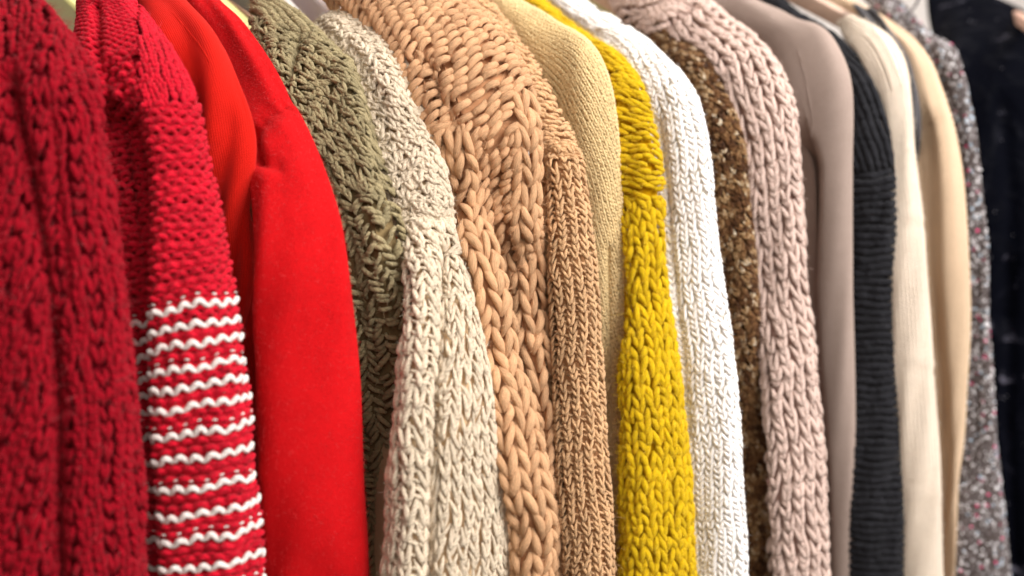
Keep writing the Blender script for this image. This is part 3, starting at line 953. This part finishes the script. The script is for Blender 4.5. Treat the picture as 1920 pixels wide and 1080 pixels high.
# ------------------------------------------------------------------ 9 beige fine gauge sweater
P = Patch([(840, -30), (880, 20), (915, 60), (950, 95), (980, 130), (1010, 165), (1030, 200), (1045, 240), (1055, 280), (1065, 320), (1072, 370), (1080, 420), (1090, 500), (1095, 590), (1100, 680), (1108, 830), (1125, 1090), (1128, 1200)],
          [(925, -50), (975, 0), (1015, 25), (1050, 48), (1080, 62), (1105, 80), (1121, 102), (1133, 132), (1143, 168), (1151, 215), (1156, 270), (1158, 330), (1161, 410), (1162, 500), (1162, 620), (1166, 800), (1170, 1080), (1172, 1200)],
          y0=0.012, delta=0.045, bulge=0.6, vref=0.6, seed=9, wob=0.00042, grooves=[([(1143, 470), (1146, 700), (1150, 1080)], 7, 0.005)])
k = 1 / P.pxm
g = garment('fine_sweater', 'sandy beige fine gauge sweater with a rounded smooth shoulder', 'sweater', P)
yb = yarn('beige_cotton', (226, 200, 150), ply=2, twist=3, bump=0.4, var=0.06, sheen=0.25, mottled=0.05)
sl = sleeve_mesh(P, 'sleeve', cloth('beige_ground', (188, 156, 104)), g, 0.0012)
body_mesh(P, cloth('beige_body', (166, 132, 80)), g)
mk = lambda px, py: (px > 860)
P.warp = 0.0004
build('purl_row', vknit(P, 9.6 * k, 8.2 * k, 2.6 * k, org=P.st(1090, 200), alpha=0.25, mask=mk, qo=0.36, ln=1.35, jit=0.04, n=5, up=0.5, dip=0.5), yb, sl, m=4)

# ------------------------------------------------------------------ 10 mustard fuzzy sweater
P = Patch([(935, -50), (965, 0), (1000, 30), (1040, 55), (1080, 85), (1110, 120), (1125, 160), (1135, 215), (1142, 280), (1150, 330), (1162, 380), (1170, 430), (1178, 510), (1180, 580), (1172, 660), (1167, 760), (1166, 870), (1167, 990), (1168, 1085), (1168, 1200)],
          [(965, -50), (1015, 0), (1060, 38), (1100, 65), (1142, 100), (1185, 137), (1206, 168), (1221, 212), (1232, 270), (1241, 320), (1244, 370), (1241, 420), (1243, 500), (1250, 570), (1262, 660), (1272, 760), (1282, 870), (1290, 990), (1294, 1080), (1298, 1200)],
          y0=0.0, delta=[(0, 0.035), (350, 0.03), (450, 0.008), (1200, 0.004)], bulge=0.7, vref=0.5, seed=10, wob=0.00052,
          grooves=[([(1165, 368), (1200, 380), (1243, 372)], 7, 0.0015)])
k = 1 / P.pxm
g = garment('fuzzy_sweater', 'mustard yellow fuzzy knit sweater next to the white one', 'sweater', P)
yy_ = yarn('mustard_wool', (234, 194, 24), ply=0, twist=0.3, nap=1.5, bump=0.8, var=0.12, sheen=0.15, fibre=1.3)
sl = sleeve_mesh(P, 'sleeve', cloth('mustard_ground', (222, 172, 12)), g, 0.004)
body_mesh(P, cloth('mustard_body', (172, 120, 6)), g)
upm = lambda px, py: py < 378
dnm = lambda px, py: py >= 374
build('rib', vknit(P, 25 * k, 22 * k, 6.6 * k, org=P.st(1215, 600), mask=dnm, ln=1.5, hump=1.0 * k, qo=0.42, jit=0.09, up=0.55), yy_, sl, split=True)
build('yoke_purl', slant(P, 18 * k, 15 * k, 5.4 * k, org=P.st(1190, 260), alpha=0.5, mask=upm, ang=0.9, ln=1.3, jit=0.16, up=0.6), yy_, sl)
fuzz(P, 24000, 0.0045, 0.00008, yy_, sl, name='wool_halo', out=0.5)
fuzz(P, 900, 0.011, 0.00006, yy_, sl, out=0.6)

# ------------------------------------------------------------------ 11 white sweater
P = Patch([(1000, -30), (1030, 10), (1065, 36), (1095, 60), (1118, 85), (1140, 112), (1165, 150), (1185, 190), (1200, 240), (1208, 290), (1215, 345), (1218, 400), (1220, 460), (1222, 545), (1228, 625), (1238, 700), (1248, 775), (1256, 850), (1262, 925), (1268, 1090), (1272, 1200)],
          [(1040, -50), (1085, 0), (1134, 30), (1165, 46), (1207, 70), (1246, 105), (1277, 135), (1300, 170), (1313, 215), (1322, 265), (1331, 325), (1338, 390), (1346, 450), (1357, 535), (1367, 615), (1376, 690), (1383, 765), (1390, 840), (1394, 915), (1396, 1080), (1397, 1200)],
          y0=-0.004, delta=0.05, bulge=0.55, vref=0.6, seed=11, wob=0.00042, grooves=[([(1235, 230), (1250, 360), (1262, 500), (1278, 650), (1292, 820)], 9, 0.004)])
k = 1 / P.pxm
g = garment('white_sweater', 'white rib knit sweater beside the mustard one', 'sweater', P)
yh = yarn('white_cotton', (250, 246, 243), ply=2, twist=2, bump=0.4, var=0.03, mottled=0.02, sheen=0.2)
sl = sleeve_mesh(P, 'sleeve', cloth('white_ground', (248, 243, 232)), g, 0.0018)
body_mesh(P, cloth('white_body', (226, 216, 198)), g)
build('rib', uknit(P, 18.5 * k, 13 * k, 5.0 * k, org=P.st(1320, 600), flat=0.7, ln=1.3, hump=0.6 * k, qo=0.45, jit=0.06, e=1.2, n=7, up=0.15), yh, sl, split=True, m=5)
fuzz(P, 5000, 0.003, 0.00006, yh, sl)

# ------------------------------------------------------------------ 12 brown marled sweater
P = Patch([(1172, 32), (1182, 60), (1222, 85), (1247, 115), (1267, 150), (1287, 190), (1297, 230), (1302, 275), (1307, 320), (1312, 370), (1318, 430), (1325, 490), (1335, 560), (1345, 660), (1352, 760), (1358, 860), (1364, 970), (1368, 1090), (1372, 1210)],
          [(1198, 22), (1224, 38), (1266, 68), (1294, 88), (1329, 119), (1350, 165), (1371, 202), (1386, 242), (1396, 285), (1399, 330), (1406, 390), (1413, 450), (1419, 535), (1424, 640), (1428, 740), (1432, 840), (1438, 960), (1445, 1080), (1448, 1200)],
          y0=0.012, delta=0.04, bulge=0.6, vref=0.6, seed=12, wob=0.00070, extra=[(0, 0), (450, 0), (700, 0.012), (1200, 0.02)])
k = 1 / P.pxm
g = garment('marled_sweater', 'brown marled tweed yarn sweater between the white and the pink ones', 'sweater', P)
ybr = yarn('brown_marl', (120, 84, 50), ply=2, twist=2.5, bump=0.8, stops=[(0.14, (46, 28, 18)), (0.38, (90, 58, 34)), (0.56, (126, 88, 54)), (0.72, (176, 142, 100)), (0.86, (234, 220, 196))])
sl = sleeve_mesh(P, 'sleeve', cloth('brown_ground', (70, 44, 24)), g, 0.004)
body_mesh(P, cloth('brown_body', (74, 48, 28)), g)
build('loop_knit', merge(uknit(P, 14 * k, 15 * k, 3.5 * k, org=P.st(1370, 400), alpha=0.35, ln=1.3, jit=0.12, rot=0.22, stag=0.5, up=1.0, n=7), uknit(P, 14 * k, 15 * k, 3.3 * k, org=P.st(1378, 408), alpha=0.35, ln=1.2, jit=0.15, rot=0.35, stag=0.5, n=7)), ybr, sl)
fuzz(P, 2500, 0.006, 0.00008, ybr, sl)

# ------------------------------------------------------------------ 13 dusty pink chunky sweater
P = Patch([(1140, -45), (1152, 5), (1185, 45), (1232, 78), (1275, 110), (1308, 140), (1335, 175), (1355, 220), (1370, 265), (1378, 320), (1385, 370), (1395, 440), (1402, 500), (1414, 570), (1427, 680), (1434, 800), (1441, 910), (1448, 1090), (1452, 1200)],
          [(1265, -45), (1303, -8), (1332, 10), (1367, 44), (1400, 64), (1432, 90), (1456, 120), (1471, 152), (1483, 192), (1490, 240), (1496, 300), (1501, 380), (1506, 450), (1511, 535), (1521, 640), (1531, 765), (1540, 890), (1547, 1080), (1551, 1200)],
          y0=0.0, delta=[(0, 0.04), (450, 0.035), (700, 0.015), (1200, 0.01)], bulge=0.65, vref=0.6, seed=13, wob=0.00042,
          grooves=[([(1242, 56), (1268, 34), (1300, 12)], 6, 0.014)])
k = 1 / P.pxm
g = garment('chunky_sweater', 'dusty pink chunky rib knit sweater beside the taupe one', 'sweater', P)
ypk = yarn('dusty_pink_wool', (216, 190, 178), ply=2, twist=2.0, bump=0.6, var=0.08, sheen=0.1)
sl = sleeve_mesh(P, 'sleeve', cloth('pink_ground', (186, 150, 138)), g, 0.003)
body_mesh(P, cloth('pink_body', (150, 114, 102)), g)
slit = lambda px, py: np.abs(py - (54 - 0.78 * (px - 1244))) < 7
colm = lambda px, py: (py < 52 - 0.72 * (px - 1245)) & (px < 1310) & ~slit(px, py)
shm = lambda px, py: ~((py < 52 - 0.72 * (px - 1245)) & (px < 1310)) & ~(slit(px, py) & (px < 1300))
o13 = P.st(1480, 600)
build('rib', merge(uknit(P, 24 * k, 29 * k, 6.0 * k, org=o13, mask=shm, ln=1.15, hump=1.8 * k, qo=0.42, jit=0.07, e=1.35, up=0.75),
                   uknit(P, 24 * k, 29 * k, 4.4 * k, org=(o13[0] + 13.5 * k, o13[1]), mask=shm, ln=0.85, qo=0.28, jit=0.08, up=1.3, e=1.3)), ypk, sl, split=True)
build('collar_rib', vknit(P, 26 * k, 11 * k, 5.5 * k, org=P.st(1230, 20), alpha=1.15, mask=colm, ln=1.7, hump=6 * k), ypk, sl, split=True)
fuzz(P, 9000, 0.004, 0.00008, ypk, sl)

# ------------------------------------------------------------------ 14 taupe fine sweater
P = Patch([(1290, -10), (1320, 15), (1360, 40), (1395, 62), (1425, 85), (1450, 120), (1465, 160), (1472, 200), (1477, 250), (1480, 300), (1485, 380), (1490, 470), (1495, 560), (1505, 720), (1512, 910), (1518, 1090), (1520, 1200)],
          [(1370, -30), (1420, 0), (1465, 20), (1500, 38), (1530, 45), (1553, 62), (1572, 92), (1587, 127), (1596, 168), (1599, 215), (1599, 300), (1599, 420), (1600, 540), (1602, 700), (1602, 900), (1601, 1080), (1601, 1200)],
          y0=0.005, delta=0.05, bulge=0.5, vref=0.7, seed=14, wob=0.00035,
          steps=[([(1520, 270), (1531, 315), (1528, 400), (1521, 540), (1530, 700), (1545, 900), (1550, 1080), (1552, 1200)], 4, 0.022)])
g = garment('fine_sweater', 'smooth taupe fine knit sweater beside the charcoal ribs', 'sweater', P)
tm = cloth('taupe_knit', (166, 147, 137), 'knit', cols=(4.5, 4.5), bump=0.6, dist=0.0006, sheen=0.2, mott=0.10)
sl = sleeve_mesh(P, 'sleeve', tm, g)
body_mesh(P, tm, g)
seam_on(P, [(1495, 90), (1512, 150), (1522, 215), (1528, 300)], 0.0004, tm, sl)

# ------------------------------------------------------------------ 15 charcoal ribbed sweater
P = Patch([(1400, -10), (1440, 25), (1480, 55), (1510, 80), (1535, 110), (1555, 145), (1570, 185), (1578, 230), (1582, 280), (1584, 320), (1585, 350), (1586, 430), (1587, 545), (1588, 700), (1588, 850), (1588, 970), (1588, 1090), (1588, 1200)],
          [(1440, -25), (1490, 18), (1528, 42), (1558, 62), (1582, 80), (1612, 115), (1637, 155), (1652, 200), (1666, 250), (1674, 295), (1677, 330), (1676, 420), (1672, 540), (1680, 690), (1689, 840), (1694, 960), (1696, 1080), (1698, 1200)],
          y0=0.0, delta=0.03, bulge=0.5, vref=0.55, seed=15, wob=0.00035, grooves=[([(1600, 328), (1640, 322), (1678, 316)], 6, 0.004)])
k = 1 / P.pxm
P.warp = 0.0006
g = garment('ribbed_sweater', 'charcoal grey ribbed sweater next to the taupe one', 'sweater', P)
ych = yarn('charcoal_wool', (36, 36, 40), ply=2, twist=2, bump=0.5, var=0.15, sheen=0.25)
sl = sleeve_mesh(P, 'sleeve', cloth('charcoal_ground', (34, 34, 38)), g, 0.003)
body_mesh(P, cloth('charcoal_body', (36, 36, 40)), g)
build('sleeve_rib', slant(P, 14.5 * k, 9 * k, 7.2 * k, org=P.st(1640, 600), alpha=PI / 2 - 0.10, mask=lambda px, py: py > 322, ang=0.12, ln=2.6, jit=0.02, up=0.2, flat=0.55), ych, sl, split=True)
build('yoke_rib', slant(P, 13 * k, 9 * k, 6.4 * k, org=P.st(1630, 220), alpha=0.10, mask=lambda px, py: py <= 322, ang=0.12, ln=2.6, jit=0.02, up=0.2, flat=0.55), ych, sl, split=True)

# ------------------------------------------------------------------ 16 thin cream angora sweater
P = Patch([(1581, 44), (1586, 75), (1600, 97), (1615, 122), (1628, 150), (1640, 185), (1648, 220), (1655, 260), (1660, 300), (1662, 350), (1663, 400), (1662, 460), (1662, 520), (1664, 570), (1670, 700), (1676, 800), (1683, 900), (1687, 1090), (1689, 1200)],
          [(1594, 28), (1622, 38), (1652, 55), (1677, 76), (1692, 102), (1702, 137), (1707, 170), (1711, 215), (1714, 255), (1719, 305), (1727, 370), (1733, 430), (1737, 485), (1741, 545), (1750, 690), (1757, 790), (1763, 890), (1767, 1080), (1770, 1200)],
          y0=0.0, delta=0.02, bulge=0.7, vref=0.5, seed=16, wob=0.00028,
          bumps=[([(1690, 402), (1732, 412)], 5, 0.0009), ([(1700, 676), (1750, 682)], 5, 0.0009), ([(1705, 928), (1765, 922)], 5, 0.0008)],
          grooves=[([(1690, 416), (1734, 424)], 5, 0.001), ([(1700, 690), (1750, 694)], 5, 0.001)])
g = garment('angora_sweater', 'thin ivory angora sweater with crosswise ridges down the sleeve', 'sweater', P)
im = cloth('ivory_angora', (238, 221, 202), 'knit', cols=(3.0, 3.5), bump=0.7, dist=0.0010, sheen=0.2, mott=0.08)
sl = sleeve_mesh(P, 'sleeve', im, g)
body_mesh(P, im, g)
em = cloth('eyelet_shadow_thread', (190, 160, 120))
for q, (dx, dy) in enumerate(((0, 0), (16, -8), (32, -14))):
    pts = [(1618 + dx + 12 * j - 0.4 * j * j, 62 + dy + 9 * j + 1.6 * j * j) for j in range(7)]
    seam_on(P, pts, 0.0007, im, sl, name='eyelet_row', h=0.2)
fuzz(P, 9000, 0.004, 0.00007, im, sl, name='angora_halo', lift=0.0)

# ------------------------------------------------------------------ 17 dark grey sweater, a narrow strip
P = Patch([(1600, 10), (1625, 50), (1645, 90), (1655, 130), (1660, 180), (1665, 240), (1668, 300), (1668, 420), (1668, 700), (1668, 1200)],
          [(1650, 30), (1684, 80), (1704, 118), (1717, 160), (1725, 205), (1724, 250), (1718, 300), (1716, 420), (1714, 700), (1712, 1200)],
          y0=0.035, delta=0.03, bulge=0.5, seed=17, extra=[(0, 0), (250, 0), (420, 0.03), (1200, 0.05)])
g = garment('grey_sweater', 'dark grey sweater, a narrow strip between ivory and camel sweaters', 'sweater', P)
gm = cloth('dark_grey_knit', (84, 82, 84), 'knit', cols=(5, 5))
sleeve_mesh(P, 'sleeve', gm, g)
body_mesh(P, gm, g)

# ------------------------------------------------------------------ 18 camel fine sweater
P = Patch([(1500, -40), (1550, 8), (1590, 35), (1625, 55), (1655, 80), (1672, 105), (1682, 140), (1690, 180), (1697, 220), (1703, 250), (1708, 290), (1712, 340), (1718, 400), (1722, 460), (1724, 520), (1728, 570), (1735, 660), (1740, 740), (1744, 830), (1748, 900), (1750, 960), (1752, 1090), (1752, 1200)],
          [(1530, -50), (1577, -5), (1612, 10), (1647, 30), (1677, 50), (1702, 66), (1727, 92), (1747, 122), (1762, 156), (1776, 190), (1787, 225), (1797, 275), (1806, 335), (1813, 405), (1818, 475), (1820, 540), (1819, 640), (1815, 720), (1808, 815), (1798, 890), (1792, 950), (1786, 1080), (1782, 1200)],
          y0=0.012, delta=0.03, bulge=0.6, vref=0.6, seed=18, wob=0.00035,
          steps=[([(1744, 225), (1751, 270), (1756, 350), (1761, 540), (1776, 760), (1784, 950), (1786, 1080)], 4, 0.012)],
          grooves=[([(1715, 248), (1748, 228), (1778, 203)], 4, 0.003)])
g = garment('fine_sweater', 'camel beige fine knit sweater beside the grey speckled one', 'sweater', P)
bm_ = cloth('camel_knit', (216, 188, 158), 'knit', cols=(4.5, 4.5), bump=0.6, dist=0.0006, sheen=0.2, mott=0.08)
sl = sleeve_mesh(P, 'sleeve', bm_, g)
body_mesh(P, bm_, g)
seam_on(P, [(1720, 246), (1748, 227), (1776, 203)], 0.0007, bm_, sl)

# ------------------------------------------------------------------ 19 grey speckled sweater with beads
P = Patch([(1590, -40), (1630, 8), (1665, 48), (1695, 82), (1715, 108), (1735, 135), (1755, 165), (1770, 200), (1780, 240), (1790, 285), (1796, 330), (1800, 400), (1803, 470), (1803, 560), (1800, 655), (1795, 780), (1785, 900), (1775, 1000), (1772, 1090), (1770, 1200)],
          [(1640, -45), (1690, 5), (1725, 42), (1750, 70), (1773, 79), (1789, 96), (1800, 122), (1811, 157), (1821, 202), (1828, 252), (1832, 305), (1838, 375), (1846, 450), (1851, 540), (1857, 640), (1864, 765), (1876, 890), (1886, 990), (1892, 1080), (1897, 1200)],
          y0=0.03, delta=0.03, bulge=0.6, vref=0.6, seed=19, wob=0.00052)
k = 1 / P.pxm
g = garment('flecked_sweater', 'grey speckled sweater flecked with silver and pink beads', 'sweater', P)
sl = sleeve_mesh(P, 'sleeve', cloth('grey_tweed', (84, 75, 73), bump=0.9, dist=0.001), g)
body_mesh(P, cloth('grey_tweed_body', (90, 82, 82)), g)


def sequin_mat(name, rgb, metal, rough):
    M = NT(name)
    at = M.n('ShaderNodeAttribute', attribute_name='rnd')
    c = lin(rgb)
    M.lk(M.ramp(at.outputs['Fac'], [(0, shade(c, 0.55)), (1, shade(c, 1.25))]), M.bsdf.inputs['Base Color'])
    M.bsdf.inputs['Metallic'].default_value = metal
    M.bsdf.inputs['Roughness'].default_value = rough
    return M.m


def sequins(P, n, r0, r1, mat, name, parent, mask=None):
    s = rng.uniform(P.s[0], P.s[-1], n)
    lo, hi = np.interp(s, P.s, P.tlo), np.interp(s, P.s, P.thi)
    t = lo + (hi - lo) * rng.uniform(0.05, 0.95, n)
    C, N, ok = P.map(s, t)
    px, py = project(C)
    m = ok & (py > -60) & (py < 1140)
    if mask is not None:
        m &= mask(px, py)
    C, N = C[m], N[m]
    n = len(C)
    N = norm(N + rng.normal(0, 0.35, (n, 3)))
    A = norm(np.cross(N, rng.normal(0, 1, (n, 3))))
    B = np.cross(N, A)
    r = rng.uniform(r0, r1, (n, 1, 1))
    ph = np.arange(8) * PI / 4
    ring = np.cos(ph)[None, :, None] * A[:, None] + np.sin(ph)[None, :, None] * B[:, None]
    lo_ = C[:, None] + r * ring + N[:, None] * 0.0002
    hi_ = C[:, None] + r * 0.72 * ring + N[:, None] * (0.0002 + 0.55 * r)
    top = C[:, None] + N[:, None] * (0.0002 + 0.62 * r)
    V = np.concatenate([lo_, hi_, top], 1)
    j = np.arange(8)
    q1 = np.stack([j, (j + 1) % 8, 8 + (j + 1) % 8, 8 + j], -1)
    j2 = np.arange(0, 8, 2)
    q2 = np.stack([8 + j2, 8 + j2 + 1, 8 + (j2 + 2) % 8, np.full(4, 16)], -1)
    q = np.concatenate([q1, q2])
    Q = (np.arange(n)[:, None, None] * 17 + q[None]).reshape(-1, 4)
    me = quads_mesh(name, V.reshape(-1, 3), Q, attr=np.repeat(rng.uniform(0, 1, n), 17))
    return link(name, me, mat, parent, 'stuff')


sequins(P, 5200, 0.0008, 0.0015, sequin_mat('grey_bead', (116, 106, 106), 0.1, 0.6), 'grey_fleck', sl)
sequins(P, 1700, 0.0008, 0.0016, sequin_mat('silver_bead', (232, 228, 230), 0.3, 0.35), 'silver_sequin', sl)
sequins(P, 170, 0.0009, 0.0017, sequin_mat('pink_bead', (226, 50, 120), 0.0, 0.45), 'pink_sequin', sl)
sequins(P, 260, 0.0010, 0.0018, sequin_mat('ice_blue_bead', (184, 204, 222), 0.3, 0.3), 'pale_blue_sequin', sl)
lp = [unproject(*q) for q in ((1732, -25, 0.10), (1718, 8, 0.10), (1708, 22, 0.095), (1700, 45, 0.085))]
S = Strands(np.array(lp)[None], np.repeat([[0, -1.0, 0]], 4, 0)[None], np.full((1, 4), 0.0014), np.array([.5]), np.array([0]), 1.0)
link('hanging_loop', S.mesh('hanging_loop', 6), cloth('grey_ribbon', (86, 80, 80)), g)

# ------------------------------------------------------------------ 20 black velvet garment, far right
P = Patch([(1738, -120), (1741, -30), (1748, 50), (1765, 130), (1785, 260), (1800, 400), (1810, 560), (1820, 800), (1835, 1080), (1840, 1200)],
          [(1800, -60), (1852, -12), (1925, 32), (2010, 120), (2040, 260), (2060, 400), (2070, 560), (2080, 800), (2090, 1080), (2095, 1200)],
          y0=0.07, delta=0.06, bulge=0.35, seed=20, wob=0.00105,
          grooves=[([(1880, 200), (1900, 380), (1880, 600)], 16, 0.006), ([(1900, 500), (1890, 800), (1905, 1080)], 14, 0.006)])
g = garment('velvet_top', 'black velvet garment with faint glints at the far right end of the rail', 'garment', P)
M = NT('black_crushed_velvet')
tc = M.n('ShaderNodeTexCoord')
n1 = M.n('ShaderNodeTexNoise', i_Scale=42.0, i_Detail=3.0, i_Roughness=0.55, i_Distortion=0.8)
M.lk(tc.outputs['Object'], n1.inputs['Vector'])
M.lk(M.ramp(n1.outputs[0], [(0.56, lin((2, 3, 10))), (0.66, lin((8, 9, 18))), (0.75, lin((84, 82, 94)))]), M.bsdf.inputs['Base Color'])  # pale blotches: highlights of the crushed pile painted into the colour
M.lk(M.ramp(n1.outputs[0], [(0.45, (0.9,) * 3 + (1,)), (0.75, (0.45,) * 3 + (1,))]), M.bsdf.inputs['Roughness'])
bp = M.n('ShaderNodeBump', i_Strength=0.8, i_Distance=0.004)
M.lk(n1.outputs[0], bp.inputs['Height'])
M.lk(bp.outputs[0], M.bsdf.inputs['Normal'])
M.bsdf.inputs['Specular IOR Level'].default_value = 0.05
sl = sleeve_mesh(P, 'bodice', M.m, g)
body_mesh(P, M.m, g, thick=0.02)
sequins(P, 90, 0.0006, 0.0011, sequin_mat('dim_sequin', (86, 84, 92), 0.4, 0.4), 'small_sequin', sl)

# ------------------------------------------------------------------ hangers
def wood(name, rgb, rough=0.5, grain=0.12):
    M = NT(name)
    c = lin(rgb)
    tc = M.n('ShaderNodeTexCoord')
    mp = M.n('ShaderNodeMapping')
    mp.inputs['Scale'].default_value = (90, 8, 60)
    M.lk(tc.outputs['Object'], mp.inputs[0])
    nz = M.n('ShaderNodeTexNoise', i_Scale=2.0, i_Detail=4.0)
    M.lk(mp.outputs[0], nz.inputs['Vector'])
    M.lk(M.ramp(nz.outputs[0], [(0.3, shade(c, 1 - grain)), (0.7, shade(c, 1 + grain))]), M.bsdf.inputs['Base Color'])
    M.bsdf.inputs['Roughness'].default_value = rough
    return M.m


steel = NT('hook_steel')
steel.bsdf.inputs['Base Color'].default_value = (0.55, 0.55, 0.56, 1)
steel.bsdf.inputs['Metallic'].default_value = 1.0
steel.bsdf.inputs['Roughness'].default_value = 0.3


def hanger(label, a, b, ya, yb, width, mat, thick=0.006, inside=0.05):
    """a and b: two photo points on the arm's middle line (neck side, sleeve side) with their distances ya, yb.  The arm runs on to the
    neck, the second arm mirrors it and a steel hook rises between them."""
    A, B = unproject(*a, ya), unproject(*b, yb)
    d = norm(A - B)
    neck_y = B[1] + 0.18
    N = B + d * ((neck_y - B[1]) / d[1]) if d[1] > 0.05 else A + d * 0.1
    g = bpy.data.objects.new('clothes_hanger', None)
    COL.objects.link(g)
    g.location = N
    g['label'], g['category'], g['group'] = label, 'hanger', 'hangers on the rail'
    end = B - d * inside

    def arm(p, q):
        n = 14
        x = np.linspace(0, 1, n)
        C = p + (q - p) * x[:, None]
        C[:, 2] += 0.006 * np.sin(x * PI)
        T = norm(np.gradient(C, axis=0))
        side = np.array([1.0, 0, 0])
        upv = norm(np.cross(side, T) * np.sign(np.cross(side, T)[:, 2:3]))
        prof = [(-1, -1), (-1, 0.8), (-0.6, 1), (0.6, 1), (1, 0.8), (1, -1), (0.6, -1.1), (-0.6, -1.1)]
        wv = width * (0.75 + 0.25 * np.cos(x * 1.2))
        V = np.array([[C[i] + side * thick * u + upv[i] * wv[i] / 2 * v for u, v in prof] for i in range(n)]).reshape(-1, 3)
        Q = grid_quads(n, 8, True)
        cap = np.array([[0, 1, 2, 3], [0, 3, 4, 5], [0, 5, 6, 7]])
        Q = np.concatenate([Q, cap, cap[:, ::-1] + (n - 1) * 8])
        me = quads_mesh('arm', V, Q, smooth=False)
        o = link('arm', me, mat, g)
        bv = o.modifiers.new('bevel', 'BEVEL')
        bv.width, bv.segments, bv.limit_method = 0.0012, 2, 'ANGLE'
    arm(N, end)
    ln_ = np.linalg.norm(end - N)
    mir = N + np.array([0, 0.93 * ln_, -0.36 * ln_])
    arm(N + np.array([0, 0.001, 0]), mir)
    th = np.linspace(-0.5 * PI, 1.1 * PI, 18)
    hk = np.concatenate([[N + [0, 0, 0.0], N + [0, 0, 0.03]], N + np.stack([0 * th, 0.018 * np.cos(th), 0.05 + 0.018 * np.sin(th)], 1)])
    S = Strands(hk[None], np.repeat([[1.0, 0, 0]], len(hk), 0)[None], np.full((1, len(hk)), 0.0016), np.array([.5]), np.array([0]), 1.0)
    link('hook', S.mesh('hook', 8), steel.m, g)
    return g


lime = wood('pale_lime_lacquer', (206, 200, 128), 0.45, 0.04)
hanger('pale lime hanger arm entering the collar of the striped red sweater', (100, 8), (140, 40), 0.27, 0.235, 0.028, lime)
hanger('pale lime hanger arm between the red coat and the olive collar', (412, 22), (462, 62), 0.25, 0.21, 0.012, lime)
hanger('slate grey hanger arm entering the olive collar', (440, -8), (482, 18), 0.26, 0.23, 0.016, wood('slate_lacquer', (120, 116, 126), 0.5, 0.04))
hanger('dusty pink brown hanger arm behind the slate grey one', (410, -6), (470, 36), 0.32, 0.29, 0.009, wood('pink_brown_wood', (206, 160, 130)))
hanger('pale lilac grey hanger arm entering the cream neckline', (566, -6), (612, 38), 0.215, 0.175, 0.023, wood('lilac_lacquer', (218, 204, 204), 0.5, 0.03), inside=0.012)
hanger('pale peach wood hanger arm above the white sweater', (1112, -4), (1180, 34), 0.21, 0.175, 0.011, wood('peach_wood', (232, 196, 166)))
hanger('pale lime hanger arm behind the dusty pink collar', (1105, -8), (1165, 26), 0.32, 0.28, 0.022, lime)
hanger('pinkish beige wooden hanger arm entering the ivory angora sweater', (1490, 0), (1575, 40), 0.17, 0.125, 0.017, wood('pinkish_wood', (204, 172, 152)))
hanger('peach hanger arm end at the far right above the black velvet garment', (1872, 28), (1930, 54), 0.24, 0.085, 0.012, wood('rose_wood', (222, 178, 156)))
